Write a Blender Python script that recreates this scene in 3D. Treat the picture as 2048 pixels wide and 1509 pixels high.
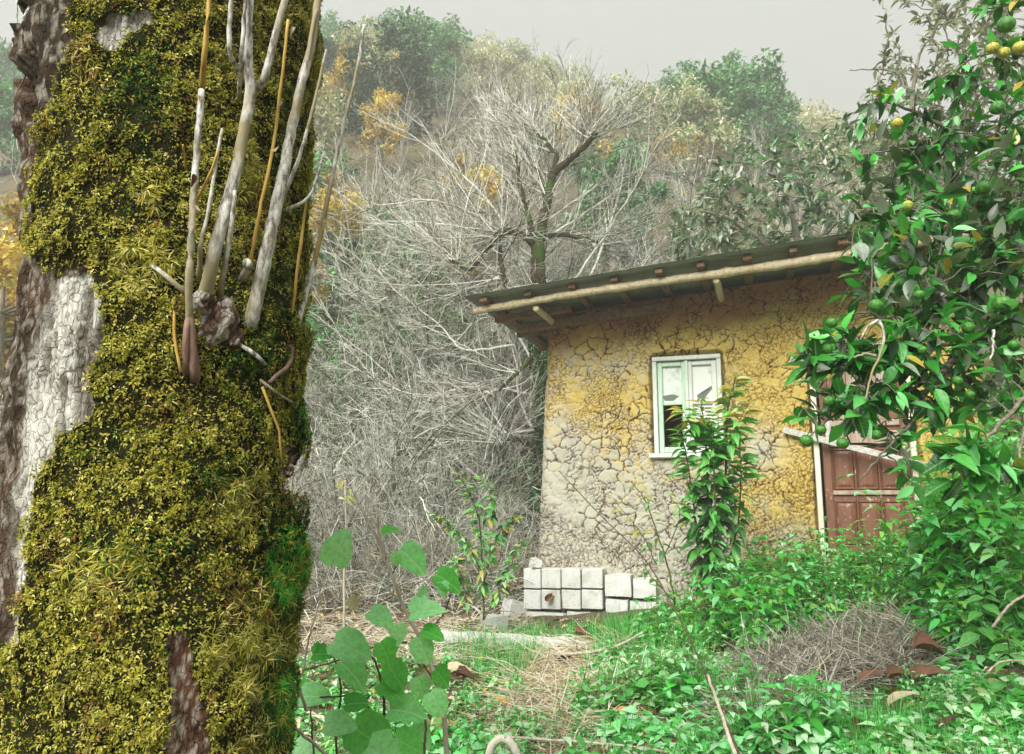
import bpy, math, random
import numpy as np
from mathutils import Vector, Matrix

for o in list(bpy.data.objects):
    bpy.data.objects.remove(o)
scene = bpy.context.scene
COL = scene.collection
rng = np.random.default_rng(11)
random.seed(11)

# ------------------------------------------------------------------ camera
EYE = np.array([0.0, 0.0, 1.55])
FPX = 1529.0                      # focal length in pixels of a 2048 px wide frame
PITCH = math.atan(245.5 / FPX)
cam_d = bpy.data.cameras.new('camera')
cam_d.sensor_width = 36.0
cam_d.lens = FPX / 2048 * 36
cam_d.clip_start = 0.05
cam_d.clip_end = 3000
cam = bpy.data.objects.new('camera', cam_d)
COL.objects.link(cam)
cam.location = EYE
cam.rotation_euler = (math.radians(90) + PITCH, 0, 0)
scene.camera = cam

# ------------------------------------------------------------------ sky, sun, exposure
SUN_EL, SUN_AZ = math.radians(40), math.radians(207)   # veiled sun, high behind the camera
world = bpy.data.worlds.new('World')
scene.world = world
world.use_nodes = True
wn, wl = world.node_tree.nodes, world.node_tree.links
wn.clear()
w_out = wn.new('ShaderNodeOutputWorld')
w_bg = wn.new('ShaderNodeBackground')
w_sky = wn.new('ShaderNodeTexSky')
w_sky.sky_type = 'NISHITA'
w_sky.sun_disc = False
w_sky.sun_elevation = SUN_EL
w_sky.sun_rotation = SUN_AZ
w_sky.air_density = 1.0
w_sky.dust_density = 6.0
w_hsv = wn.new('ShaderNodeHueSaturation')
w_hsv.inputs['Saturation'].default_value = 0.25
wl.new(w_sky.outputs[0], w_hsv.inputs['Color'])
# standard overcast sky: three times as bright at the zenith as at the horizon
w_tc = wn.new('ShaderNodeTexCoord')
w_sep = wn.new('ShaderNodeSeparateXYZ')
wl.new(w_tc.outputs['Generated'], w_sep.inputs[0])
w_mr = wn.new('ShaderNodeMapRange')
w_mr.inputs['From Min'].default_value = 0.0
w_mr.inputs['From Max'].default_value = 1.0
w_mr.inputs['To Min'].default_value = 0.55
w_mr.inputs['To Max'].default_value = 1.45
wl.new(w_sep.outputs['Z'], w_mr.inputs['Value'])
w_ov = wn.new('ShaderNodeMix')
w_ov.data_type = 'RGBA'
w_ov.blend_type = 'MULTIPLY'
w_ov.inputs['Factor'].default_value = 1.0
w_ov.inputs['A'].default_value = (2.70, 2.82, 2.72, 1)
wl.new(w_mr.outputs['Result'], w_ov.inputs['B'])
w_mix = wn.new('ShaderNodeMix')
w_mix.data_type = 'RGBA'
w_mix.inputs['Factor'].default_value = 0.9
wl.new(w_hsv.outputs[0], w_mix.inputs['A'])
wl.new(w_ov.outputs['Result'], w_mix.inputs['B'])
wl.new(w_mix.outputs['Result'], w_bg.inputs['Color'])
w_bg.inputs['Strength'].default_value = 0.050
wl.new(w_bg.outputs[0], w_out.inputs['Surface'])

sun_d = bpy.data.lights.new('sun', 'SUN')
sun_d.energy = 1.5
sun_d.angle = math.radians(40)
sun_d.color = (1.0, 0.97, 0.92)
sun = bpy.data.objects.new('sun', sun_d)
COL.objects.link(sun)
sdir = Vector((math.sin(SUN_AZ) * math.cos(SUN_EL), math.cos(SUN_AZ) * math.cos(SUN_EL), math.sin(SUN_EL)))
sun.rotation_euler = sdir.to_track_quat('Z', 'Y').to_euler()
sun.location = (-3, -6, 12)

vs = scene.view_settings
vs.view_transform = 'Standard'
vs.look = 'None'
vs.gamma = 1.0
vs.use_curve_mapping = False
vs.exposure = 2.08
scene.render.engine = 'CYCLES'
cy = scene.cycles
cy.max_bounces = 5
cy.diffuse_bounces = 3
cy.glossy_bounces = 1
cy.transmission_bounces = 2
cy.transparent_max_bounces = 8
cy.volume_bounces = 2
cy.use_denoising = True
cy.use_light_tree = False
cy.adaptive_threshold = 0.02
cy.caustics_reflective = False
cy.caustics_refractive = False

# ------------------------------------------------------------------ pixel helpers (2048 x 1509 photograph)
FWD = np.array([0, math.cos(PITCH), math.sin(PITCH)])
UPV = np.array([0, -math.sin(PITCH), math.cos(PITCH)])
RGT = np.array([1.0, 0, 0])


def ray(px, py):
    return RGT * ((px - 1024) / FPX) + UPV * ((754.5 - py) / FPX) + FWD


def at(px, py, Y):
    d = ray(px, py)
    return EYE + d * (Y / d[1])


def project(P):
    d = np.asarray(P) - EYE
    z = d @ FWD
    z = np.where(np.abs(z) < 1e-6, 1e-6, z)
    return np.stack([1024 + FPX * (d @ RGT) / z, 754.5 - FPX * (d @ UPV) / z], -1), z


def in_poly(pts, poly):
    x, y = pts[:, 0], pts[:, 1]
    r = np.zeros(len(x), bool)
    n = len(poly)
    for i in range(n):
        x1, y1 = poly[i]
        x2, y2 = poly[(i + 1) % n]
        c = ((y1 > y) != (y2 > y)) & (x < (x2 - x1) * (y - y1) / ((y2 - y1) or 1e-9) + x1)
        r ^= c
    return r


def lin(r, g, b):
    return tuple(((c / 255) / 12.92 if c / 255 <= 0.04045 else ((c / 255 + 0.055) / 1.055) ** 2.4) for c in (r, g, b))


def sm(x, a, b):
    t = np.clip((np.asarray(x, float) - a) / (b - a), 0, 1)
    return t * t * (3 - 2 * t)


# ------------------------------------------------------------------ noise
def _h(ix, iy, iz, seed):
    n = (ix * 374761393 + iy * 668265263 + iz * 1274126177 + seed * 974634777) & 0xFFFFFFFF
    n = ((n ^ (n >> 13)) * 1274126177) & 0xFFFFFFFF
    n = ((n ^ (n >> 16)) * 2246822519) & 0xFFFFFFFF
    return ((n ^ (n >> 15)) & 0xFFFFFF) / float(0xFFFFFF)


def vn(x, y, z=0.0, seed=0):
    x, y, z = np.broadcast_arrays(np.asarray(x, float), np.asarray(y, float), np.asarray(z, float))
    ix, iy, iz = np.floor(x).astype(np.int64), np.floor(y).astype(np.int64), np.floor(z).astype(np.int64)
    fx, fy, fz = x - ix, y - iy, z - iz
    fx, fy, fz = fx * fx * (3 - 2 * fx), fy * fy * (3 - 2 * fy), fz * fz * (3 - 2 * fz)
    r = 0
    for a in (0, 1):
        for b in (0, 1):
            for c in (0, 1):
                r = r + _h(ix + a, iy + b, iz + c, seed) * (fx if a else 1 - fx) * (fy if b else 1 - fy) * (fz if c else 1 - fz)
    return r


def fbm(x, y, z=0.0, seed=0, o=4):
    r, a, t = 0, 1.0, 0
    for i in range(o):
        r = r + a * vn(np.asarray(x) * 2 ** i, np.asarray(y) * 2 ** i, np.asarray(z) * 2 ** i, seed + 7 * i)
        t += a
        a *= 0.5
    return r / t


def voro(x, y, seed=0, jit=0.85):
    """distance to the nearest cell border and a random value of the cell"""
    ix, iy = np.floor(x).astype(np.int64), np.floor(y).astype(np.int64)
    best = np.full(x.shape, 9.0)
    bx, by, bid = np.zeros_like(x), np.zeros_like(x), np.zeros_like(x)
    cells = []
    for a in (-2, -1, 0, 1, 2):
        for b in (-2, -1, 0, 1, 2):
            cx = ix + a + 0.5 + jit * (_h(ix + a, iy + b, 0, seed) - 0.5)
            cyy = iy + b + 0.5 + jit * (_h(ix + a, iy + b, 1, seed) - 0.5)
            d = (cx - x) ** 2 + (cyy - y) ** 2
            m = d < best
            best = np.where(m, d, best)
            bx, by = np.where(m, cx, bx), np.where(m, cyy, by)
            bid = np.where(m, _h(ix + a, iy + b, 2, seed), bid)
            cells.append((cx, cyy))
    e = np.full(x.shape, 9.0)
    for cx, cyy in cells:
        dx, dy = cx - bx, cyy - by
        L = np.sqrt(dx * dx + dy * dy)
        ok = L > 1e-6
        dd = (((cx + bx) / 2 - x) * dx + ((cyy + by) / 2 - y) * dy) / np.where(ok, L, 1)
        e = np.where(ok & (dd < e), dd, e)
    return e, bid


# ------------------------------------------------------------------ mesh builder
class MB:
    def __init__(self):
        self.v, self.q, self.t, self.c, self.n = [], [], [], [], 0
        self.flat = False

    def add(self, V, quads=None, tris=None, col=None):
        V = np.asarray(V, float).reshape(-1, 3)
        if quads is not None and len(quads):
            self.q.append(np.asarray(quads, np.int64).reshape(-1, 4) + self.n)
        if tris is not None and len(tris):
            self.t.append(np.asarray(tris, np.int64).reshape(-1, 3) + self.n)
        self.v.append(V)
        c = np.ones((len(V), 3)) if col is None else np.broadcast_to(np.asarray(col, float), (len(V), 3))
        self.c.append(c)
        self.n += len(V)
        return self

    def mesh(self, name, mat, smooth=True, attrs=None):
        me = bpy.data.meshes.new(name)
        V = np.concatenate(self.v) if self.v else np.zeros((0, 3))
        q = np.concatenate(self.q) if self.q else np.zeros((0, 4), np.int64)
        t = np.concatenate(self.t) if self.t else np.zeros((0, 3), np.int64)
        me.vertices.add(len(V))
        me.vertices.foreach_set('co', V.astype(np.float32).ravel())
        nl = q.size + t.size
        me.loops.add(nl)
        me.loops.foreach_set('vertex_index', np.concatenate([q.ravel(), t.ravel()]).astype(np.int32))
        me.polygons.add(len(q) + len(t))
        st = np.concatenate([np.arange(len(q)) * 4, q.size + np.arange(len(t)) * 3]).astype(np.int32)
        me.polygons.foreach_set('loop_start', st)
        me.update(calc_edges=True)
        me.polygons.foreach_set('use_smooth', np.full(len(q) + len(t), bool(smooth) and not self.flat))
        C = np.concatenate(self.c) if self.c else np.zeros((0, 3))
        a = me.color_attributes.new('Col', 'FLOAT_COLOR', 'POINT')
        a.data.foreach_set('color', np.concatenate([C, np.ones((len(C), 1))], 1).astype(np.float32).ravel())
        for k, arr in (attrs or {}).items():
            f = me.attributes.new(k, 'FLOAT', 'POINT')
            f.data.foreach_set('value', np.asarray(arr, np.float32).ravel())
        if mat is not None:
            me.materials.append(mat)
        me.validate()
        return me


WORLD = {}


def link(name, data, parent=None, M=None):
    o = bpy.data.objects.new(name, data)
    COL.objects.link(o)
    W = Matrix.Identity(4) if M is None else M
    o.matrix_basis = W
    if parent is not None:
        o.parent = parent
        o.matrix_parent_inverse = WORLD[parent.name].inverted()
    WORLD[o.name] = W
    return o


def tag(o, label=None, cat=None, group=None, kind=None):
    if label:
        o['label'] = label
    if cat:
        o['category'] = cat
    if group:
        o['group'] = group
    if kind:
        o['kind'] = kind
    return o


def thing(name, label, cat, loc, group=None, rotz=0.0):
    o = link(name, None, None, Matrix.Translation(Vector([float(c) for c in loc])) @ Matrix.Rotation(rotz, 4, 'Z'))
    o.empty_display_size = 0.1
    return tag(o, label, cat, group)


def copy_thing(root, loc, rotz=0.0, sc=1.0, label=None, group=None):
    r = root.copy()
    COL.objects.link(r)
    r.matrix_basis = Matrix.Translation(Vector([float(c) for c in loc])) @ Matrix.Rotation(rotz, 4, 'Z') @ Matrix.Diagonal(
        (sc if np.isscalar(sc) else sc[0],) * 2 + ((sc if np.isscalar(sc) else sc[1]), 1))
    if label:
        r['label'] = label
    if group:
        r['group'] = group
    for ch in list(root.children):
        c = ch.copy()
        COL.objects.link(c)
        c.parent = r
        for g in ch.children:
            d = g.copy()
            COL.objects.link(d)
            d.parent = c
    return r


# ------------------------------------------------------------------ shapes
def unit(a):
    a = np.asarray(a, float)
    return a / np.maximum(np.linalg.norm(a, axis=-1, keepdims=True), 1e-9)


def tubes(P, R, S=4):
    """batch of tubes: P (B,N,3), R (B,N)"""
    P = np.asarray(P, float)
    R = np.asarray(R, float)
    B, N, _ = P.shape
    T = unit(np.gradient(P, axis=1))
    ref = np.where(np.abs(T[:, :1, 2:3]) > 0.9, np.array([1.0, 0, 0]), np.array([0, 0, 1.0]))
    A = unit(np.cross(T, np.broadcast_to(ref, T.shape)))
    Bn = np.cross(T, A)
    th = np.arange(S) * 2 * math.pi / S
    V = P[:, :, None, :] + R[:, :, None, None] * (A[:, :, None, :] * np.cos(th)[:, None] + Bn[:, :, None, :] * np.sin(th)[:, None])
    i, j = np.arange(N - 1)[:, None], np.arange(S)[None, :]
    j2 = (j + 1) % S
    f = np.stack([i * S + j, i * S + j2, (i + 1) * S + j2, (i + 1) * S + j], -1).reshape(-1, 4)
    F = (f[None] + (np.arange(B) * N * S)[:, None, None]).reshape(-1, 4)
    return V.reshape(-1, 3), F


def curve(pts, n=14):
    """smooth resample of a polyline (Catmull-Rom)"""
    pts = np.asarray(pts, float)
    if len(pts) == 2:
        t = np.linspace(0, 1, n)[:, None]
        return pts[0] * (1 - t) + pts[1] * t
    p = np.vstack([2 * pts[0] - pts[1], pts, 2 * pts[-1] - pts[-2]])
    u = np.linspace(0, len(pts) - 1 - 1e-6, n)
    k = u.astype(int)
    t = (u - k)[:, None]
    a, b, c, d = p[k], p[k + 1], p[k + 2], p[k + 3]
    return 0.5 * (2 * b + (c - a) * t + (2 * a - 5 * b + 4 * c - d) * t ** 2 + (3 * b - a - 3 * c + d) * t ** 3)


def tube1(mb, pts, r0, r1, S=7, n=14, col=None, wob=0.0, cap=True, knot=0.0):
    P = curve(pts, n)
    if wob:
        P = P + rng.normal(0, wob, P.shape)
    R = np.linspace(r0, r1, n)
    if knot:
        R = R * (1 + knot * (rng.random(n) - 0.3)) * (1 + 1.6 * knot * (rng.random(n) > 0.86))
    V, F = tubes(P[None], R[None], S)
    V = np.vstack([V, P[:1], P[-1:]])
    k = len(V)
    tr = []
    if cap:
        for j in range(S):
            tr.append((j, k - 2, (j + 1) % S))
            tr.append(((n - 1) * S + (j + 1) % S, k - 1, (n - 1) * S + j))
    mb.add(V, F, tr, col)
    return P


def box(mb, c, ax, ay, az, sx, sy, sz, bev=0.004, col=None):
    """bevelled box with axes ax, ay, az and full sizes sx, sy, sz"""
    c = np.asarray(c, float)
    ax, ay, az = unit(ax), unit(ay), unit(az)
    h = np.array([sx, sy, sz]) / 2
    b = min(bev, h.min() * 0.45)
    vs_, idx = [], {}
    for x in (-1, 1):
        for y in (-1, 1):
            for z in (-1, 1):
                for k in range(3):
                    e = h - b
                    e = e.copy()
                    e[k] = h[k]
                    idx[(x, y, z, k)] = len(vs_)
                    vs_.append(c + ax * x * e[0] + ay * y * e[1] + az * z * e[2])
    q, t = [], []
    for k in range(3):
        u, v = [(1, 2), (2, 0), (0, 1)][k]
        for s in (-1, 1):
            cor = []
            for a, b2 in ((-1, -1), (1, -1), (1, 1), (-1, 1)):
                p = [0, 0, 0]
                p[k], p[u], p[v] = s, a, b2
                cor.append(idx[(*p, k)])
            q.append(cor if s > 0 else cor[::-1])
    for k in range(3):
        u, v = [(1, 2), (2, 0), (0, 1)][k]
        for a in (-1, 1):
            for b2 in (-1, 1):
                p0, p1 = [0, 0, 0], [0, 0, 0]
                p0[k], p0[u], p0[v] = -1, a, b2
                p1[k], p1[u], p1[v] = 1, a, b2
                f = [idx[(*p0, u)], idx[(*p1, u)], idx[(*p1, v)], idx[(*p0, v)]]
                q.append(f if a * b2 > 0 else f[::-1])
    for x in (-1, 1):
        for y in (-1, 1):
            for z in (-1, 1):
                f = [idx[(x, y, z, 0)], idx[(x, y, z, 1)], idx[(x, y, z, 2)]]
                t.append(f if x * y * z > 0 else f[::-1])
    mb.flat = True
    mb.add(np.array(vs_), q, t, col)


def leaf_tpl(W=0.4, n=4, fold=0.12, droop=0.25, serr=0.0, shape=0.75, lob=None, twist=0.0):
    """unit leaf along +X, normal +Z"""
    t = np.linspace(0, 1, n + 1)
    w = np.sin(np.pi * t ** shape) * W / 2
    if lob is not None:
        w = np.interp(t, np.linspace(0, 1, len(lob)), lob) * W / 2
    if serr:
        w = w * (1 + serr * np.where(np.arange(n + 1) % 2 == 0, 1, -1))
    z = -droop * t ** 2
    V, idx = [], []
    for i in range(n + 1):
        if i in (0, n) and lob is None or i == n:
            V.append((t[i], 0, z[i]))
            idx.append((len(V) - 1,) * 3)
        else:
            V += [(t[i] - (0.06 if lob is not None and i == 0 else 0) , w[i], z[i] + fold * w[i] * 2), (t[i], 0, z[i]), (t[i] - (0.06 if lob is not None and i == 0 else 0), -w[i], z[i] + fold * w[i] * 2 + twist * w[i])]
            idx.append((len(V) - 3, len(V) - 2, len(V) - 1))
    q, tr = [], []
    for i in range(n):
        a, b = idx[i], idx[i + 1]
        for s in (0, 1):
            f = [a[s], a[s + 1], b[s + 1], b[s]]
            u = list(dict.fromkeys(f))
            if len(u) == 4:
                q.append(u)
            elif len(u) == 3:
                tr.append(u)
    return np.array(V, float), np.array(q, np.int64).reshape(-1, 4), np.array(tr, np.int64).reshape(-1, 3)


def frames(d, nrm):
    X = unit(d)
    Z = nrm - X * np.sum(nrm * X, -1, keepdims=True)
    Z = unit(Z)
    Y = np.cross(Z, X)
    return np.stack([X, Y, Z], -1)       # columns


def scatter(mb, tpl, pos, d, nrm, size, col):
    V, q, t = tpl
    pos = np.asarray(pos, float)
    N = len(pos)
    if N == 0:
        return
    R = frames(np.asarray(d, float), np.asarray(nrm, float))
    size = np.broadcast_to(np.asarray(size, float), (N,))
    P = np.einsum('nij,kj->nki', R, V) * size[:, None, None] + pos[:, None]
    k = len(V)
    off = (np.arange(N) * k)[:, None, None]
    Q = (q[None] + off).reshape(-1, 4) if len(q) else None
    T = (t[None] + off).reshape(-1, 3) if len(t) else None
    col = np.broadcast_to(np.asarray(col, float), (N, 3))
    mb.add(P.reshape(-1, 3), Q, T, np.repeat(col, k, 0))


def rand_dirs(n):
    return unit(rng.normal(0, 1, (n, 3)))


def pick(cols, n, var=0.12, p=None):
    cols = np.array([lin(*c) for c in cols])
    i = rng.choice(len(cols), n, p=p)
    return np.clip(cols[i] * rng.normal(1, var, (n, 1)) * rng.normal(1, var * 0.25, (n, 3)), 0.002, 1)


# ------------------------------------------------------------------ materials
def new_mat(name):
    m = bpy.data.materials.new(name)
    m.use_nodes = True
    nt = m.node_tree
    b = nt.nodes['Principled BSDF']
    return m, nt.nodes, nt.links, b


def mix_rgb(N, L, fac, a, b, bt='MIX'):
    m = N.new('ShaderNodeMix')
    m.data_type = 'RGBA'
    m.blend_type = bt
    for sock, v in ((m.inputs['Factor'], fac), (m.inputs['A'], a), (m.inputs['B'], b)):
        if hasattr(v, 'is_linked'):
            L.new(v, sock)
        elif isinstance(v, (tuple, list)):
            sock.default_value = tuple(v)[:3] + (1,)
        else:
            sock.default_value = v
    return m.outputs['Result']


def noise(N, L, scale, detail=5, vec=None, rough=0.6):
    n = N.new('ShaderNodeTexNoise')
    n.inputs['Scale'].default_value = scale
    n.inputs['Detail'].default_value = detail
    n.inputs['Roughness'].default_value = rough
    if vec is not None:
        L.new(vec, n.inputs['Vector'])
    return n.outputs['Fac']


def ramp(N, L, fac, stops):
    r = N.new('ShaderNodeValToRGB')
    e = r.color_ramp.elements
    while len(e) < len(stops):
        e.new(0.5)
    for x, (p, c) in zip(e, stops):
        x.position = p
        x.color = tuple(c)[:3] + (1,)
    L.new(fac, r.inputs['Fac'])
    return r.outputs['Color']


def bump(N, L, b, h, strength=0.4, dist=0.01):
    n = N.new('ShaderNodeBump')
    n.inputs['Strength'].default_value = strength
    n.inputs['Distance'].default_value = dist
    L.new(h, n.inputs['Height'])
    L.new(n.outputs['Normal'], b.inputs['Normal'])


def obj_vec(N, L, scale=(1, 1, 1), kind='Object'):
    tc = N.new('ShaderNodeTexCoord')
    mp = N.new('ShaderNodeMapping')
    mp.inputs['Scale'].default_value = scale
    L.new(tc.outputs[kind], mp.inputs['Vector'])
    return mp.outputs['Vector']


def set_spec(b, v):
    b.inputs['Specular IOR Level'].default_value = v


def leaf_mat(name, rough=0.45, spec=0.5, trans=0.3, ramp_cols=None, midrib=None):
    """leaf: colour from the mesh attribute, or (for single leaves) from the object's random number"""
    m, N, L, b = new_mat(name)
    if ramp_cols is None:
        a = N.new('ShaderNodeAttribute')
        a.attribute_name = 'Col'
        c = a.outputs['Color']
    else:
        oi = N.new('ShaderNodeObjectInfo')
        k = len(ramp_cols)
        c = ramp(N, L, oi.outputs['Random'], [((i + 0.5) / k, lin(*q)) for i, q in enumerate(ramp_cols)])
    v = obj_vec(N, L)
    if midrib is not None:
        sx = N.new('ShaderNodeSeparateXYZ')
        L.new(v, sx.inputs[0])
        ab = N.new('ShaderNodeMath')
        ab.operation = 'ABSOLUTE'
        L.new(sx.outputs['Y'], ab.inputs[0])
        mr = N.new('ShaderNodeMapRange')
        mr.inputs['From Min'].default_value = 0.012
        mr.inputs['From Max'].default_value = 0.03
        mr.inputs['To Min'].default_value = 0.55
        mr.inputs['To Max'].default_value = 0.0
        L.new(ab.outputs[0], mr.inputs['Value'])
        n2 = noise(N, L, 7, 4, v)
        c = mix_rgb(N, L, 0.5, c, ramp(N, L, n2, [(0.3, (0.5, 0.5, 0.5)), (0.7, (1.25, 1.25, 1.25))]), 'MULTIPLY')
        def mth(op, a_, b_):
            q_ = N.new('ShaderNodeMath')
            q_.operation = op
            for k_, v_ in enumerate((a_, b_)):
                if hasattr(v_, 'is_linked'):
                    L.new(v_, q_.inputs[k_])
                else:
                    q_.inputs[k_].default_value = v_
            return q_.outputs[0]
        vein = mth('LESS_THAN', mth('FRACT', mth('MULTIPLY', mth('SUBTRACT', sx.outputs['X'], mth('MULTIPLY', ab.outputs[0], 0.7)), 8.0), 0.0), 0.13)
        c = mix_rgb(N, L, mth('MULTIPLY', vein, 0.28), c, lin(*midrib))
        c = mix_rgb(N, L, mr.outputs['Result'], c, lin(*midrib))
        hgt = mth('ADD', n2, mth('MULTIPLY', vein, -0.35))
        bump(N, L, b, hgt, 0.25, 0.02)
    L.new(c, b.inputs['Base Color'])
    b.inputs['Roughness'].default_value = rough
    set_spec(b, spec)
    if trans:
        tr = N.new('ShaderNodeBsdfTranslucent')
        L.new(mix_rgb(N, L, 1.0, c, (1.25, 1.3, 0.7), 'MULTIPLY'), tr.inputs['Color'])
        mx = N.new('ShaderNodeMixShader')
        mx.inputs['Fac'].default_value = trans
        L.new(b.outputs[0], mx.inputs[1])
        L.new(tr.outputs[0], mx.inputs[2])
        L.new(mx.outputs[0], N['Material Output'].inputs['Surface'])
    return m


def wood_mat(name, c1, c2, scale=30, stretch=(1, 1, 0.12), rough=0.8, bstr=0.5, dist=0.004, c3=None, lo=0.3, hi=0.68):
    m, N, L, b = new_mat(name)
    v = obj_vec(N, L, stretch)
    n1 = noise(N, L, scale, 7, v, 0.7)
    c = ramp(N, L, n1, [(lo, lin(*c1)), (hi, lin(*c2))])
    if c3 is not None:
        n2 = noise(N, L, 4.0, 5, obj_vec(N, L), 0.65)
        c = mix_rgb(N, L, ramp(N, L, n2, [(0.48, (0, 0, 0)), (0.6, (1, 1, 1))]), c, lin(*c3))
    L.new(c, b.inputs['Base Color'])
    b.inputs['Roughness'].default_value = rough
    set_spec(b, 0.25)
    bump(N, L, b, n1, bstr, dist)
    return m


def attr_mat(name, rough=0.85, spec=0.2, nscale=0, lo=0.75, hi=1.2, trans=0.0):
    m, N, L, b = new_mat(name)
    a = N.new('ShaderNodeAttribute')
    a.attribute_name = 'Col'
    c = a.outputs['Color']
    if nscale:
        n1 = noise(N, L, nscale, 6, obj_vec(N, L))
        c = mix_rgb(N, L, 1.0, c, ramp(N, L, n1, [(0.3, (lo,) * 3), (0.7, (hi,) * 3)]), 'MULTIPLY')
    L.new(c, b.inputs['Base Color'])
    b.inputs['Roughness'].default_value = rough
    set_spec(b, spec)
    return m

# ================================================================== GROUND
C0 = np.array([0.36, 8.27, 0.0])
UW = unit(np.array([0.951, -0.309, 0.0]))       # along the front wall, to the right
NW = np.array([UW[1], -UW[0], 0.0])             # out of the front wall, towards the camera
ZV = np.array([0, 0, 1.0])
RPX = [-800, 300, 620, 850, 1000, 1150, 1270, 1380, 1500, 1590, 1700, 2000, 2600]
RPY = [200, 60, 45, 28, 78, 150, 200, 215, 212, 255, 300, 380, 430]
RA = [(p - 1024) / FPX for p in RPX]
RT = [math.tan(math.atan((754.5 - q) / FPX) + PITCH) for q in RPY]
RR = [75, 75, 75, 80, 85, 90, 95, 105, 135, 140, 140, 120, 110]


def terrain(x, y):
    x, y = np.asarray(x, float), np.asarray(y, float)
    a = np.clip(x / np.maximum(y, 4.0), -1.2, 1.1)
    z = 0.36 - 0.3 * (1 - sm(y, 0.5, 3.0))
    z = z + 0.14 * np.maximum(x - 0.2, 0) * (x < 4.5) + 0.14 * 4.3 * (x >= 4.5)
    z = z + 0.22 * sm(x, 2.0, 3.4) * sm(y, 3.0, 4.6)
    z = z + 0.07 * (fbm(x * 1.3, y * 1.3, 0, 5, 3) - 0.5) + 0.05 * (vn(x * 4, y * 4, 0, 9) - 0.5)
    R = np.interp(a, RA, RR)
    zr = 1.55 + np.interp(a, RA, RT) * R - 6.5
    y0 = 11.5 + 1.0 * sm(x, -1, 2)
    t = np.clip((y - y0) / (R - y0), 0, 1)
    hill = (zr - 0.4) * (0.75 * t + 0.25 * np.sqrt(t + 0.0004) - 0.005) * (t > 0)
    hill = hill + (t > 0) * np.minimum((y - y0) * 0.1, 1.5) * (fbm(x * 0.18, y * 0.18, 0, 21, 4) - 0.5)
    over = np.maximum(y - R, 0)
    return z + hill - 0.25 * over


def ground_at(px, py, ymin=2.0, ymax=40.0):
    d = ray(px, py)
    ys = np.linspace(ymin, ymax, 900)
    P = EYE + d[None] * (ys / d[1])[:, None]
    h = P[:, 2] - terrain(P[:, 0], P[:, 1])
    k = np.argmax(h < 0) if (h < 0).any() else len(ys) - 1
    return np.array([P[k, 0], P[k, 1], float(terrain(P[k, 0], P[k, 1]))])


def ground_mat():
    m, N, L, b = new_mat('soil_and_litter')
    v = obj_vec(N, L)
    n1 = noise(N, L, 1.1, 8, v, 0.7)
    n2 = noise(N, L, 38, 6, v, 0.75)
    c1 = ramp(N, L, n2, [(0.3, lin(52, 42, 28)), (0.5, lin(120, 108, 84)), (0.72, lin(176, 168, 142))])
    c2 = ramp(N, L, n2, [(0.3, lin(34, 44, 18)), (0.6, lin(88, 112, 48)), (0.8, lin(140, 140, 96))])
    c = mix_rgb(N, L, ramp(N, L, n1, [(0.5, (0, 0, 0)), (0.62, (1, 1, 1))]), c1, c2)
    L.new(c, b.inputs['Base Color'])
    b.inputs['Roughness'].default_value = 0.95
    set_spec(b, 0.1)
    bump(N, L, b, n2, 0.9, 0.05)
    return m


ys = np.concatenate([np.linspace(-8, 1.5, 12)[:-1], np.linspace(1.5, 12, 150)[:-1], 12 + 340 * np.linspace(0, 1, 110) ** 1.9])
xs = np.linspace(-1, 1, 221)
xs = 6 * xs + 320 * np.sign(xs) * np.abs(xs) ** 4
XX, YY = np.meshgrid(xs, ys)
ZZ = terrain(XX, YY)
nx, ny = len(xs), len(ys)
ii, jj = np.meshgrid(np.arange(nx - 1), np.arange(ny - 1))
gq = np.stack([jj * nx + ii, jj * nx + ii + 1, (jj + 1) * nx + ii + 1, (jj + 1) * nx + ii], -1).reshape(-1, 4)
g = MB().add(np.stack([XX, YY, ZZ], -1), gq)
ZZ_G = ZZ
ground = link('ground', g.mesh('ground', ground_mat()))
tag(ground, 'sloping ground of soil and leaf litter rising to a hillside', None, None, 'structure')

# ================================================================== MUD HOUSE
house = thing('mud_house', 'small abandoned mud house with cracked ochre walls and corrugated roof', 'house', (C0[0], C0[1], 0.4))


def wall_hit(px, py, n=0.0):
    """(s, z) where the pixel's ray meets the front wall plane moved out by n"""
    d = ray(px, py)
    o = C0 + NW * n
    k = np.dot((o - EYE)[:2], NW[:2]) / np.dot(d[:2], NW[:2])
    P = EYE + d * k
    return float(np.dot((P - o)[:2], UW[:2])), float(P[2])


def wp(s, n, z):
    return C0 + UW * s + NW * n + ZV * z


POLE_N = 0.72
pa, pb = wall_hit(948, 623, POLE_N), wall_hit(1730, 500, POLE_N)
RSL = (pb[1] - pa[1]) / (pb[0] - pa[0])


def zpole(s):
    return pa[1] + RSL * (s - pa[0])


# --- wall surface
zb = 0.25
LW = wall_hit(1978, 800)[0]
rad = 0.16
wx0, wz1 = wall_hit(1304, 716)
wx1, _ = wall_hit(1441, 712)
wz0 = wall_hit(1310, 908)[1]
dx0, dz0 = wall_hit(1641, 1112)
dx1 = wall_hit(1842, 1000)[0]
dz1 = wall_hit(1700, 690)[1]

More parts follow.
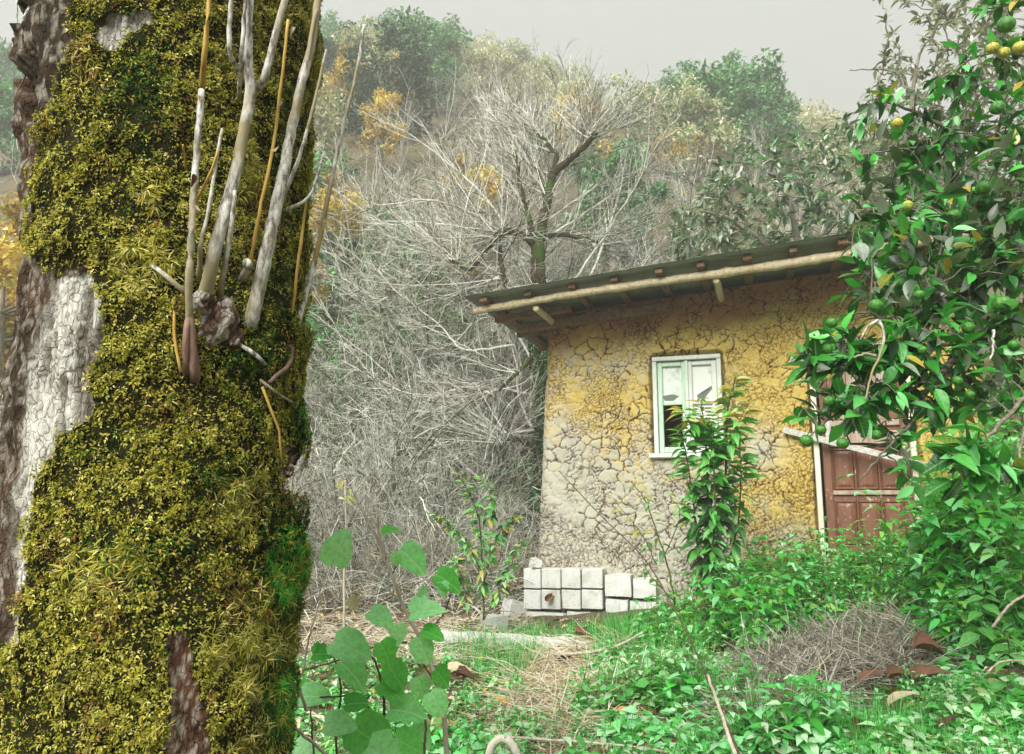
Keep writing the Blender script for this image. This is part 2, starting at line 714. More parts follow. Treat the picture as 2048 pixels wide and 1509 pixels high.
ps = [np.array([0.0, -3.6 + 0.1 * i]) for i in range(35)]
path, nor, arc = [], [], []
for p in np.linspace(-3.6, -rad, 40)[:-1]:
    path.append((0, p)); nor.append((-1, 0))
for a in np.linspace(0, math.pi / 2, 22)[:-1]:
    path.append((rad - rad * math.cos(a), -rad + rad * math.sin(a))); nor.append((-math.cos(a), math.sin(a)))
for s in np.arange(rad, LW - rad, 0.0082):
    path.append((s, 0)); nor.append((0, 1))
for a in np.linspace(0, math.pi / 2, 22)[:-1]:
    path.append((LW - rad + rad * math.sin(a), -rad + rad * math.cos(a))); nor.append((math.sin(a), math.cos(a)))
for p in np.linspace(-rad, -3.6, 40):
    path.append((LW, p)); nor.append((1, 0))
path, nor = np.array(path), np.array(nor, float)
arc = np.concatenate([[0], np.cumsum(np.linalg.norm(np.diff(path, axis=0), axis=1))])
arc -= arc[np.argmin(np.abs(path[:, 0] - rad) + np.abs(path[:, 1]))] - rad     # arc == s on the front
nz = 330
tz = np.linspace(0, 1, nz)
S = np.repeat(arc[None], nz, 0)
ztop = zpole(path[:, 0]) + 0.03
Z = zb + tz[:, None] * (ztop[None] - zb)
front = ((np.abs(path[:, 1]) < 1e-9) & (path[:, 0] >= rad))[None] & np.ones_like(Z, bool)
hz = (Z - zb) / 3.0
bat = 0.19 * np.clip(1 - hz, 0, 1) ** 1.6                      # walls thicken towards the foot
bat = bat * (0.35 + 0.65 * (1 - sm(S, 0.3, 2.2)))
# cracks in the plaster
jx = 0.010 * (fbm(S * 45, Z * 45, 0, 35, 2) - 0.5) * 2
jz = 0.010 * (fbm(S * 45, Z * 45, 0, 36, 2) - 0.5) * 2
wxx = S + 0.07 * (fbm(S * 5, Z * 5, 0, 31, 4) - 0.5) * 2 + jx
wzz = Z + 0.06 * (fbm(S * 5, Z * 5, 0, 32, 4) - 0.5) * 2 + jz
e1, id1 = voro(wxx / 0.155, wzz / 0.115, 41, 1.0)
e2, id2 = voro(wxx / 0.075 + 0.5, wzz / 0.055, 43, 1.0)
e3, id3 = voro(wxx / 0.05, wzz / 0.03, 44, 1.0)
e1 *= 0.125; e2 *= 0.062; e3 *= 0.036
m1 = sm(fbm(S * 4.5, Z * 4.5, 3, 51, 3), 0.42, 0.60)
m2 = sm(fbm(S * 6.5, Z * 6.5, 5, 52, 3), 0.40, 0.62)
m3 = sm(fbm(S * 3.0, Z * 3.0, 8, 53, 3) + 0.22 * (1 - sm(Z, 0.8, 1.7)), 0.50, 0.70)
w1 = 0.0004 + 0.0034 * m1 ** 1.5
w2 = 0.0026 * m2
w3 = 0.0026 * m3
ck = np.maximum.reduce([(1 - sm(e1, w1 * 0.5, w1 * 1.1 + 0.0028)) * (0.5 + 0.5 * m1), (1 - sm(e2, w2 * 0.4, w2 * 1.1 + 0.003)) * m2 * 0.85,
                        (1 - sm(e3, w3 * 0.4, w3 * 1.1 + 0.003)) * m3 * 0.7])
curl = 0.004 * sm(e1, 0, 0.02) + 0.002 * sm(e2, 0, 0.012) + 0.004 * (id2 - 0.5) * m3 + 0.004 * (id1 - 0.5)
h = -0.014 * ck + curl + 0.05 * (fbm(S * 1.2, Z * 1.2, 1, 61, 3) - 0.5) + 0.012 * (fbm(S * 14, Z * 14, 1, 62, 3) - 0.5)
h = h + 0.010 * (1 - sm(Z, 0.9, 1.6)) * (fbm(S * 9, Z * 24, 2, 63, 4) - 0.5) * 2
# openings: rounded plaster lips, then the hole itself


def rrect(s, z, a, b, c, d, r):
    cx, cz, hx, hzz = (a + b) / 2, (c + d) / 2, (b - a) / 2 - r, (d - c) / 2 - r
    qx, qz = np.abs(s - cx) - hx, np.abs(z - cz) - hzz
    return np.sqrt(np.maximum(qx, 0) ** 2 + np.maximum(qz, 0) ** 2) + np.minimum(np.maximum(qx, qz), 0) - r


nj = 0.02 * (fbm(S * 7, Z * 7, 0, 71, 3) - 0.5) * 2
dw = rrect(S, Z, wx0 - 0.03, wx1 + 0.03, wz0 - 0.03, wz1 + 0.05, 0.07) + nj
dd = rrect(S, Z, dx0 - 0.02, dx1 + 0.02, dz0 - 0.6, dz1 + 0.03, 0.06) + nj * 0.8
dd = np.where(front, dd, 9)
dw = np.where(front, dw, 9)
lip = -0.10 * (1 - sm(dw, -0.022, 0.012)) - 0.12 * (1 - sm(dd, -0.022, 0.012)) + 0.012 * np.exp(-(dw / 0.03) ** 2)
h = h + lip
NN = nor[:, 0:1] * UW + nor[:, 1:2] * NW
base = C0[None] + path[:, 0:1] * UW + path[:, 1:2] * NW
V = base[None] + NN[None] * (bat + h)[..., None] + ZV * Z[..., None]
# colour masks of the plaster: ochre wash above, bleached grey where it has weathered away
PX, _ = project(V.reshape(-1, 3))
px_, py_ = PX[:, 0].reshape(Z.shape), PX[:, 1].reshape(Z.shape)
wn1 = fbm(S * 2.0, Z * 2.0, 0, 81, 5) - 0.5
wn2 = fbm(S * 16, Z * 16, 0, 82, 4) - 0.5
bl = 0.9 * sm(py_ + 380 * wn1 + 260 * wn2, 660, 960) * (1 - sm(px_ + 260 * wn1 + 160 * wn2, 1410, 1550))
bl = np.maximum(bl, 0.8 * np.exp(-(((px_ - 1575) / 60) ** 2 + ((py_ - 1085) / 45) ** 2) * 1.2 + wn1))
bl = np.maximum(bl, 0.75 * np.exp(-(((px_ - 1520) / 45) ** 2 + ((py_ - 900) / 50) ** 2) + wn1))
top = 1 - sm(Z - (ztop[None] - 0.30) + 0.3 * wn1, -0.16, 0.16)    # reddish shade under the eaves, painted into the plaster colour
wallm = MB()
nP = len(path)
ii, jj = np.meshgrid(np.arange(nP - 1), np.arange(nz - 1))
q = np.stack([jj * nP + ii, jj * nP + ii + 1, (jj + 1) * nP + ii + 1, (jj + 1) * nP + ii], -1).reshape(-1, 4)
hole = (dw < -0.03) | (dd < -0.03)
hole = hole.ravel()
q = q[~hole[q].all(1)]
wallm.add(V, q)


def mud_mat():
    m, N, L, b = new_mat('cracked_mud_plaster')

    def at_(n):
        a = N.new('ShaderNodeAttribute')
        a.attribute_name = n
        return a.outputs['Fac']
    v = obj_vec(N, L)
    n1 = noise(N, L, 9, 6, v, 0.7)
    n2 = noise(N, L, 70, 5, v, 0.7)
    och = ramp(N, L, n1, [(0.3, lin(176, 150, 72)), (0.55, lin(192, 170, 94)), (0.75, lin(200, 184, 122))])
    gry = ramp(N, L, n1, [(0.3, lin(156, 152, 136)), (0.5, lin(171, 174, 165)), (0.75, lin(176, 167, 136))])
    eave_shade = ramp(N, L, n1, [(0.3, lin(140, 88, 58)), (0.7, lin(168, 112, 70))])
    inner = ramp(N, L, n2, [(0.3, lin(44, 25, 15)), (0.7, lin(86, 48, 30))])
    c = mix_rgb(N, L, at_('bleach'), och, gry)
    c = mix_rgb(N, L, at_('eave_shade'), c, eave_shade)
    c = mix_rgb(N, L, 0.35, c, ramp(N, L, n2, [(0.3, (0.7, 0.68, 0.62)), (0.65, (1.15, 1.15, 1.15))]), 'MULTIPLY')
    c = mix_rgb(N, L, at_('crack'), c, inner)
    L.new(c, b.inputs['Base Color'])
    b.inputs['Roughness'].default_value = 0.95
    set_spec(b, 0.1)
    bump(N, L, b, n2, 0.5, 0.006)
    return m


MUD = mud_mat()
link('wall', wallm.mesh('wall', MUD, True, {'crack': np.clip(ck * 1.1, 0, 1), 'bleach': np.clip(bl, 0, 1), 'eave_shade': np.clip((1 - top) * 0.9, 0, 1)}), house)
# back wall and inner floor keep the room dark
bk = MB()
for s0, s1, n0, n1 in ((0.02, LW - 0.02, -3.6, -3.42),):
    bk_c = wp((s0 + s1) / 2, (n0 + n1) / 2, 1.9)
    box(bk, bk_c, UW, NW, ZV, s1 - s0, n1 - n0, 3.2, 0.01)
link('back_wall', bk.mesh('back_wall', MUD), house)

# --- plinth of white concrete blocks
blk_m, N, L, b = new_mat('white_concrete')
v = obj_vec(N, L)
n1, n2 = noise(N, L, 6, 6, v, 0.7), noise(N, L, 60, 5, v)
c = ramp(N, L, n1, [(0.3, lin(172, 171, 160)), (0.5, lin(200, 202, 196)), (0.75, lin(210, 212, 207))])
c = mix_rgb(N, L, ramp(N, L, n2, [(0.58, (0, 0, 0)), (0.72, (1, 1, 1))]), c, lin(128, 122, 98))
L.new(c, b.inputs['Base Color'])
b.inputs['Roughness'].default_value = 0.9
set_spec(b, 0.15)
bump(N, L, b, n2, 0.35, 0.006)
PL_N = 0.30
xsb = [1046, 1082, 1122, 1162, 1206]
ysb = [1137, 1179, 1221]
for r in range(2):
    for k in range(4):
        s0, zt = wall_hit(xsb[k], ysb[r], PL_N)
        s1, zb_ = wall_hit(xsb[k + 1], ysb[r + 1], PL_N)
        mb = MB()
        dn = rng.uniform(-0.006, 0.006)
        box(mb, wp((s0 + s1) / 2, PL_N - 0.12 + dn, (zt + zb_) / 2), UW, NW, ZV, abs(s1 - s0) - 0.009, 0.24, abs(zt - zb_) - 0.009, 0.006)
        link('foundation_block', mb.mesh('foundation_block', blk_m, False), house)
# mortar bed behind the joints, the lower course and the rough rubble to the right
mb = MB()
s0, zt = wall_hit(1049, 1140, PL_N)
s1, zb_ = wall_hit(1203, 1219, PL_N)
box(mb, wp((s0 + s1) / 2, PL_N - 0.15, (zt + zb_) / 2), UW, NW, ZV, s1 - s0, 0.24, zt - zb_, 0.004)
mor, N, L, b = new_mat('dark_mortar')
b.inputs['Base Color'].default_value = (*lin(92, 86, 70), 1)
b.inputs['Roughness'].default_value = 0.95
link('mortar_bed', mb.mesh('mortar_bed', mor), house)


def rough_block(sx, sy, sz, amp=0.012, n=7, seed=0):
    """a block with chipped edges and uneven faces"""
    mb = MB()
    u = np.linspace(-1, 1, n)
    A, B = np.meshgrid(u, u)
    for k in range(3):
        for sgn in (-1, 1):
            P = np.zeros((n, n, 3))
            P[..., k] = sgn
            P[..., (k + 1) % 3] = A if sgn > 0 else -A
            P[..., (k + 2) % 3] = B
            r = np.linalg.norm(np.maximum(np.abs(P) - 0.8, 0), axis=-1, keepdims=True)
            P = P * (1 - 0.12 * np.maximum(r - 0.2, 0))
            P = P * np.array([sx, sy, sz]) / 2
            dsp = np.stack([fbm(P[..., 0] * 14, P[..., 1] * 14, P[..., 2] * 14, seed + i, 3) - 0.5 for i in range(3)], -1)
            P = P + dsp * amp * 2
            i2, j2 = np.meshgrid(np.arange(n - 1), np.arange(n - 1))
            f = np.stack([j2 * n + i2, j2 * n + i2 + 1, (j2 + 1) * n + i2 + 1, (j2 + 1) * n + i2], -1).reshape(-1, 4)
            mb.add(P, f)
    return mb


for k, (x0, x1, y0, y1) in enumerate([(1048, 1130, 1223, 1262), (1132, 1206, 1223, 1262), (1208, 1262, 1150, 1196), (1210, 1256, 1199, 1240), (1264, 1312, 1158, 1200), (1258, 1322, 1203, 1245)]):
    s0, zt = wall_hit(x0, y0, PL_N)
    s1, zb_ = wall_hit(x1, y1, PL_N)
    mb = rough_block(abs(s1 - s0) - 0.006, 0.2, abs(zt - zb_) - 0.006, 0.014, 8, 100 + k)
    M = Matrix.Translation(Vector(wp((s0 + s1) / 2, PL_N - 0.12, (zt + zb_) / 2))) @ Matrix.Rotation(math.atan2(UW[1], UW[0]), 4, 'Z')
    link('foundation_stone', mb.mesh('foundation_stone', blk_m), house, M)

# --- window
gr_white = wood_mat('weathered_white_paint', (186, 194, 182), (214, 218, 210), 26, (1, 1, 0.2), 0.7, 0.3, 0.003)
gr_mint = wood_mat('pale_mint_paint', (140, 190, 150), (206, 218, 204), 18, (1, 1, 0.15), 0.6, 0.3, 0.003)
WN = -0.03


def rail(mb, s0, s1, z0, z1, n, th, bev=0.006):
    box(mb, wp((s0 + s1) / 2, n, (z0 + z1) / 2), UW, NW, ZV, s1 - s0, th, z1 - z0, bev)


mb = MB()
fw = 0.045
rail(mb, wx0, wx0 + fw, wz0, wz1 - fw, WN, 0.10)
rail(mb, wx1 - fw, wx1, wz0, wz1 - fw, WN, 0.10)
rail(mb, wx0, wx1, wz1 - fw + 0.001, wz1, WN + 0.004, 0.11)
window = link('window', mb.mesh('window', gr_white), house)
window['label'] = 'white framed casement window with a missing lower pane'
mb = MB()
rail(mb, wx0 - 0.05, wx1 + 0.05, wz0 - 0.05, wz0 - 0.002, WN + 0.04, 0.16, 0.01)
link('sill', mb.mesh('sill', gr_white), window)
glass, N, L, b = new_mat('sky_toned_window_glass')
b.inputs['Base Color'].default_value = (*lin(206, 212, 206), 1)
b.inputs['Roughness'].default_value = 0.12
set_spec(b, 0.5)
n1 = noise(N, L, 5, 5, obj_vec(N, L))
L.new(ramp(N, L, n1, [(0.32, lin(160, 170, 160)), (0.46, lin(214, 220, 212))]), b.inputs['Base Color'])  # whitish base colour stands in for the sky reflected in the panes
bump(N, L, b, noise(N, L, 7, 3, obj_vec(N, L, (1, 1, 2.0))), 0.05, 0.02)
i0, i1, j0, j1 = wx0 + fw + 0.004, wx1 - fw - 0.004, wz0 + 0.006, wz1 - fw - 0.006
mid = (i0 + i1) / 2
zmid = wall_hit(1320, 808)[1]
st = 0.05
for k, (a, bb) in enumerate(((i0, mid - 0.004), (mid + 0.004, i1))):
    mb = MB()
    rail(mb, a, a + st, j0, j1, WN, 0.045)
    rail(mb, bb - st, bb, j0, j1, WN, 0.045)
    rail(mb, a + st, bb - st, j1 - st, j1 - 0.001, WN - 0.002, 0.045)
    rail(mb, a + st, bb - st, j0 + 0.001, j0 + st + 0.01, WN - 0.002, 0.045)
    rail(mb, a + st, bb - st, zmid - 0.018, zmid + 0.018, WN - 0.002, 0.035)
    link('sash', mb.mesh('sash', gr_mint if k == 0 else gr_white), window)
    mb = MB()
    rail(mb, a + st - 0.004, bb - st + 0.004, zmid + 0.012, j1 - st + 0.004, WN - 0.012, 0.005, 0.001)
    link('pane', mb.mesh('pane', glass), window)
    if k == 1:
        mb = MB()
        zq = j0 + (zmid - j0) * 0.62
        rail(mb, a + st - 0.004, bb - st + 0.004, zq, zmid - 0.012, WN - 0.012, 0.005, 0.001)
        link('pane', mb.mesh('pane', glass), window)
mb = MB()
rail(mb, mid - 0.016, mid + 0.016, j0, j1, WN + 0.034, 0.02)
link('mullion', mb.mesh('mullion', gr_white), window)
# torn plastic sheeting behind the upper panes
pl, N, L, b = new_mat('torn_plastic')
b.inputs['Base Color'].default_value = (*lin(92, 106, 92), 1)
b.inputs['Roughness'].default_value = 0.35
for pts in ([(1322, 792), (1345, 788), (1357, 792), (1346, 801), (1330, 801)], [(1393, 790), (1410, 785), (1424, 770), (1425, 775), (1408, 796), (1396, 797)]):
    mb = MB()
    P = []
    for off in (0.004, 0.001):
        P += [wp(wall_hit(x, y)[0], WN - 0.009 + off, wall_hit(x, y)[1]) for x, y in pts]
    n = len(pts)
    tr = [(0, i, i + 1) for i in range(1, n - 1)] + [(n, n + i + 1, n + i) for i in range(1, n - 1)]
    mb.add(P, [(i, n + i, n + (i + 1) % n, (i + 1) % n) for i in range(n)], tr)
    link('torn_sheet', mb.mesh('torn_sheet', pl, False), window)

# --- door
DN = -0.075


def door_mat():
    m, N, L, b = new_mat('peeling_brown_door_paint')
    v = obj_vec(N, L, (1, 1, 0.35))
    n1 = noise(N, L, 14, 7, v, 0.7)
    n2 = noise(N, L, 26, 6, obj_vec(N, L, (1, 1, 0.6)), 0.72)
    c = ramp(N, L, n1, [(0.3, lin(96, 58, 40)), (0.7, lin(128, 84, 62))])
    c = mix_rgb(N, L, ramp(N, L, n2, [(0.60, (0, 0, 0)), (0.68, (1, 1, 1))]), c, lin(206, 194, 164))
    L.new(c, b.inputs['Base Color'])
    b.inputs['Roughness'].default_value = 0.6
    bump(N, L, b, n1, 0.3, 0.004)
    return m


DM = door_mat()
dg = wood_mat('greyed_door_wood', (140, 106, 90), (186, 176, 160), 22, (1, 1, 0.1), 0.8, 0.4, 0.004)
jm = wood_mat('pale_bare_wood', (198, 186, 158), (226, 222, 208), 20, (1, 1, 0.1), 0.8, 0.3, 0.003)
mb = MB()
fw = 0.05
rail(mb, dx0, dx0 + fw, dz0 - 0.02, dz1 - fw, DN + 0.03, 0.12)
rail(mb, dx1 - fw, dx1, dz0 - 0.02, dz1 - fw, DN + 0.03, 0.12)
rail(mb, dx0, dx1, dz1 - fw + 0.001, dz1, DN + 0.034, 0.13)
link('door_frame', mb.mesh('door_frame', jm), house)
a, bb = dx0 + fw + 0.03, dx1 - fw - 0.008
mb = MB()
rail(mb, a, bb, dz0 + 0.02, dz1 - fw - 0.01, DN - 0.02, 0.03)
door = link('door', mb.mesh('door', DM), house)
door['label'] = 'brown panelled door with peeling paint'
zl = [wall_hit(1700, y)[1] for y in (1095, 1088, 995, 984, 905, 893, 862, 846, 735, 712)]
sty = 0.055
cols = np.linspace(a + 0.075, bb - 0.02, 4)
# stiles and rails stand proud of the leaf
for s0, s1, z0, z1, mm in [(a, a + 0.074, dz0 + 0.02, dz1 - fw - 0.012, DM), (bb - 0.06, bb, dz0 + 0.02, dz1 - fw - 0.012, DM),
                           (a + 0.0745, bb - 0.0605, dz0 + 0.021, zl[1] - 0.02, DM), (a + 0.0745, bb - 0.0605, zl[3] - 0.03, zl[3] + 0.012, dg), (a + 0.0745, bb - 0.0605, zl[5], zl[6], dg),
                           (a + 0.0745, bb - 0.0605, zl[7] - 0.03, zl[7] + 0.03, dg), (a + 0.0745, bb - 0.0605, zl[8] + 0.02, dz1 - fw - 0.013, DM)]:
    mb = MB()
    rail(mb, s0, s1, z0, z1, DN + 0.008, 0.026)
    link('rail' if s1 - s0 > 0.2 else 'stile', mb.mesh('rail', mm), door)


def raised_panel(s0, s1, z0, z1, n, mat, name='panel'):
    """frame moulding with a bevelled raised field"""
    mb = MB()
    ins = [(0, 0.0), (0.012, 0.018), (0.024, 0.004), (0.052, 0.016)]
    P = []
    for d, hh in ins:
        for (x, z) in ((s0 + d, z0 + d), (s1 - d, z0 + d), (s1 - d, z1 - d), (s0 + d, z1 - d)):
            P.append(wp(x, n + hh, z))
    q = []
    for k in range(len(ins) - 1):
        for i in range(4):
            q.append((k * 4 + i, k * 4 + (i + 1) % 4, (k + 1) * 4 + (i + 1) % 4, (k + 1) * 4 + i))
    k = (len(ins) - 1) * 4
    q.append((k, k + 1, k + 2, k + 3))
    mb.add(P, q)
    return link(name, mb.mesh(name, mat, False), door)


pw = (bb - 0.06 - (a + 0.075)) / 3
for i in range(3):
    s0, s1 = a + 0.075 + i * pw + 0.008, a + 0.075 + (i + 1) * pw - 0.008
    for z0, z1 in ((zl[1] - 0.015, zl[2] - 0.03), (zl[3] + 0.018, zl[4] + 0.04)):
        raised_panel(s0, s1, z0, z1, DN - 0.004, DM)
    if i < 2:
        mb = MB()
        rail(mb, s1 + 0.001, s1 + 0.015, zl[1] - 0.018, zl[5] - 0.002, DN + 0.004, 0.02)
        link('muntin', mb.mesh('muntin', DM), door)
# upper part: narrow vertical boards
nb = 7
bw = (bb - 0.06 - (a + 0.075)) / nb
for i in range(nb):
    mb = MB()
    rail(mb, a + 0.075 + i * bw + 0.003, a + 0.075 + (i + 1) * bw - 0.003, zl[7] + 0.032, zl[8] + 0.018, DN + 0.002 + 0.006 * (i % 2), 0.02)
    link('board', mb.mesh('board', dg if i % 3 else DM), door)
# white plank nailed across the door
wpl = wood_mat('whitewashed_plank', (150, 146, 132), (206, 206, 198), 25, (1, 0.2, 1), 0.8, 0.2, 0.003)
sa, za = wall_hit(1566, 860, 0.07)
sb, zb2 = wall_hit(1850, 932, 0.07)
mb = MB()
d_ = unit(wp(sb, 0.07, zb2) - wp(sa, 0.07, za))
box(mb, (wp(sa, 0.07, za) + wp(sb, 0.07, zb2)) / 2, d_, NW, np.cross(d_, NW), np.linalg.norm(wp(sb, 0.07, zb2) - wp(sa, 0.07, za)), 0.022, 0.06, 0.003)
o = link('plank', mb.mesh('plank', wpl), house)
o['label'] = 'white plank nailed slantwise across the door'
mb = MB()
s0, zt = wall_hit(1655, 868, 0.0)
rail(mb, s0 - 0.02, s0 + 0.03, zt - 0.09, zt + 0.12, 0.03, 0.04)
link('cleat', mb.mesh('cleat', wpl), house)
# threshold: sill log, step beam, rubble
logm = wood_mat('pale_peeled_log', (164, 140, 98), (224, 214, 184), 30, (1, 1, 1), 0.75, 0.4, 0.006)
grey_log = wood_mat('grey_weathered_timber', (150, 140, 118), (208, 202, 184), 30, (1, 1, 1), 0.85, 0.5, 0.006)
mb = MB()
rail(mb, dx0 - 0.15, dx1 + 0.15, dz0 - 0.10, dz0 - 0.02, 0.04, 0.28, 0.012)
o = link('threshold', mb.mesh('threshold', grey_log), house)
mb = MB()
tube1(mb, [wp(dx0 - 0.18, 0.24, dz0 - 0.15), wp(dx0 + 0.4, 0.25, dz0 - 0.165), wp(dx1 + 0.2, 0.24, dz0 - 0.17)], 0.05, 0.042, 9, 18, None, 0.002)
link('step_log', mb.mesh('step_log', grey_log), house)
mb = rough_block(0.13, 0.1, 0.09, 0.03, 8, 300)
link('foundation_stone', mb.mesh('foundation_stone', wood_mat('red_brown_stone', (92, 58, 40), (150, 108, 80), 8)), house, Matrix.Translation(Vector(wp(dx0 - 0.16, 0.12, dz0 - 0.05))))

# --- roof
roof_tin, N, L, b = new_mat('grey_green_corrugated_sheet')
v = obj_vec(N, L)
n1 = noise(N, L, 3, 6, v, 0.7)
c = ramp(N, L, n1, [(0.3, lin(98, 108, 96)), (0.6, lin(132, 142, 130)), (0.8, lin(132, 124, 104))])
L.new(c, b.inputs['Base Color'])
b.inputs['Roughness'].default_value = 0.5
b.inputs['Metallic'].default_value = 0.25
sl = unit(UW + ZV * RSL)
su = unit(np.cross(sl, NW))
if su[2] < 0:
    su = -su
roof = thing('roof', None, None, wp(0, 0, zpole(0)))
roof.parent = house
roof.matrix_parent_inverse = WORLD[house.name].inverted()


def rp(s, n, up):
    """a point over the roof line: s along the wall, n outwards, up above the verge pole's axis"""
    return wp(s, n, zpole(s)) + su * up


SR0, SR1 = pa[0] - 0.03, LW + 0.55
bays = np.linspace(SR0, SR1, 4)
strips = np.linspace(POLE_N + 0.18, -4.0, 7)
for i in range(3):
    for k in range(6):
        n0, n1_ = strips[k], strips[k + 1] - 0.06
        uu = np.linspace(0, 1, 90)
        nn = n0 + (n1_ - n0) * uu
        wv = 0.011 * np.cos(2 * math.pi * (nn - n0) / 0.076)
        sA, sB = bays[i] + (0 if i == 0 else -0.09), bays[i + 1]
        P, m_ = [], 5
        for t in np.linspace(0, 1, m_):
            ss = sA + (sB - sA) * t
            lift = 0.112 + 0.004 * (i % 2) + 0.003 * (k % 2) + 0.010 * math.sin(3 * ss + k) * (k > 0)
            P.append(np.array([rp(ss, n, lift + w) for n, w in zip(nn, wv)]))
        P = np.array(P)
        bot = P - su * 0.0015
        A = np.concatenate([P.reshape(-1, 3), bot.reshape(-1, 3)])
        W_ = 90
        ii, jj = np.meshgrid(np.arange(W_ - 1), np.arange(m_ - 1))
        f = np.stack([jj * W_ + ii, jj * W_ + ii + 1, (jj + 1) * W_ + ii + 1, (jj + 1) * W_ + ii], -1).reshape(-1, 4)
        mb = MB().add(A, np.vstack([f, f[:, ::-1] + m_ * W_]))
        link('roof_sheet', mb.mesh('roof_sheet', roof_tin), roof)
# verge pole: a long peeled log under the battens
mb = MB()
pp = [rp(s, POLE_N + 0.012 * math.sin(2.1 * s), 0.014 * math.sin(1.3 * s + 1)) for s in np.linspace(pa[0], LW + 0.4, 9)]
tube1(mb, pp, 0.037, 0.044, 12, 60, None, 0.002, True, 0.12)
link('verge_pole', mb.mesh('verge_pole', logm), roof)
# battens across, ends poking out over the pole
bat_m = wood_mat('red_brown_batten', (86, 66, 46), (150, 120, 88), 26, (1, 1, 1), 0.8, 0.4, 0.004)
for x in list(np.interp(np.arange(-1, 12), np.arange(-1, 12), [948, 975, 1060, 1148, 1232, 1322, 1405, 1498, 1590, 1690, 1790, 1890, 1990]))[1:]:
    s = wall_hit(x, 560, POLE_N)[0]
    mb = MB()
    a_ = rp(s, POLE_N + 0.10 + rng.uniform(-0.02, 0.03), 0.076)
    e_ = rp(s + rng.uniform(-0.02, 0.02), -3.3, 0.076)
    d_ = unit(e_ - a_)
    box(mb, (a_ + e_) / 2, d_, np.cross(su, d_), su, np.linalg.norm(e_ - a_), 0.075 + rng.uniform(-0.01, 0.012), 0.046, 0.005)
    link('batten', mb.mesh('batten', bat_m), roof)
# round beams carrying the pole
for x, y in ((1066, 609), (1430, 553), (1800, 505)):
    s = wall_hit(x, y, POLE_N + 0.06)[0]
    mb = MB()
    tube1(mb, [rp(s, POLE_N - 0.02, -0.066), rp(s + 0.01, 0.2, -0.07), rp(s, -3.3, -0.07)], 0.030, 0.040, 12, 20, None, 0.001)
    link('beam', mb.mesh('beam', logm), roof)
# wall plate along the low side and the left end
mb = MB()
box(mb, rp(0.55, 0.06, -0.09) - ZV * 0.0, sl, NW, su, 1.7, 0.1, 0.09, 0.008)
link('wall_plate', mb.mesh('wall_plate', bat_m), roof)
for n_ in (-0.5, -1.4, 0.3):
    mb = MB()
    box(mb, rp(-0.05, n_, -0.01), sl, NW, su, 0.85, 0.07, 0.07, 0.006)
    link('beam', mb.mesh('beam', bat_m), roof)

# fallen blocks beside the plinth
for k, (x, y, sz, rz, ti, lab) in enumerate([(1028, 1217, (0.2, 0.2, 0.19), 0.5, 0.25, 'tilted white concrete block leaning on the corner of the house plinth'),
                                         (988, 1240, (0.24, 0.16, 0.13), 0.2, -0.05, 'low white concrete block lying at the left end of the plinth'),
                                         (1070, 1127, (0.1, 0.1, 0.07), 0.2, 0.1, 'small pale stone sitting on the plinth by the wall corner')]):
    p = ground_at(x, y + 18, 6.0) if k < 2 else wp(wall_hit(x, y, 0.26)[0], 0.26, wall_hit(x, y, 0.26)[1])
    if k < 2:
        p = p + np.array([0, 0, sz[2] / 2 - 0.02])
    mb = rough_block(*sz, 0.012 if k < 2 else 0.05, 8, 400 + k)
    o = link('concrete_block' if k < 2 else 'stone', mb.mesh('concrete_block', blk_m), None, Matrix.Translation(Vector(p)) @ Matrix.Rotation(rz, 4, 'Z') @ Matrix.Rotation(ti, 4, 'Y'))
    tag(o, lab, 'block' if k < 2 else 'stone')
# concrete edging strip in the grass
pA, pB = ground_at(868, 1284), ground_at(1185, 1290)
mb = rough_block(np.linalg.norm(pB - pA), 0.16, 0.10, 0.02, 22, 500)
o = link('edging_strip', mb.mesh('edging_strip', blk_m), None, Matrix.Translation(Vector((pA + pB) / 2)) @ Matrix.Rotation(math.atan2(pB[1] - pA[1], pB[0] - pA[0]), 4, 'Z'))
tag(o, 'half buried pale concrete edging strip crossing the grass before the house', 'edging')

# ================================================================== MOSSY TREE (left foreground)
AX = np.array([-0.782, 1.73])
D0 = -AX / np.linalg.norm(AX)                 # from the axis towards the camera
E1 = np.array([-D0[1], D0[0]])
if E1[0] < 0:
    E1 = -E1
TR = 0.285
TZ0, TZ1 = -0.1, 3.6


def trunk_r(th, z):
    """smooth radius of the trunk"""
    r = TR * (1.06 - 0.065 * (z - 1.0)) + 0.13 * np.exp(-(z + 0.1) / 0.35)
    r = r + 0.020 * np.sin(2 * th + 0.6 + z) + 0.012 * np.sin(3 * th - 1.1 * z)
    r = r + 0.032 * np.exp(-((th + 1.45) / 0.4) ** 2)
    r = r + 0.06 * np.exp(-((th + 1.25) / 0.5) ** 2) * sm(z, 2.05, 2.6)          # swelling, upper left
    r = r + 0.030 * np.exp(-((th - 0.75) / 0.35) ** 2 - ((z - 1.92) / 0.16) ** 2)  # burl where the shoots start
    r = r + 0.022 * np.exp(-((th - 1.25) / 0.3) ** 2 - ((z - 1.42) / 0.16) ** 2)
    r = r + 0.018 * np.exp(-((th - 1.3) / 0.3) ** 2 - ((z - 1.72) / 0.10) ** 2)
    return r + 0.030 * (fbm(np.cos(th) * 1.6 + 5, np.sin(th) * 1.6 + 5, z * 1.5, 91, 3) - 0.5)


def trunk_p(th, z, r):
    xy = AX + r[..., None] * (np.cos(th)[..., None] * D0 + np.sin(th)[..., None] * E1)
    return np.concatenate([xy, np.asarray(z)[..., None]], -1)


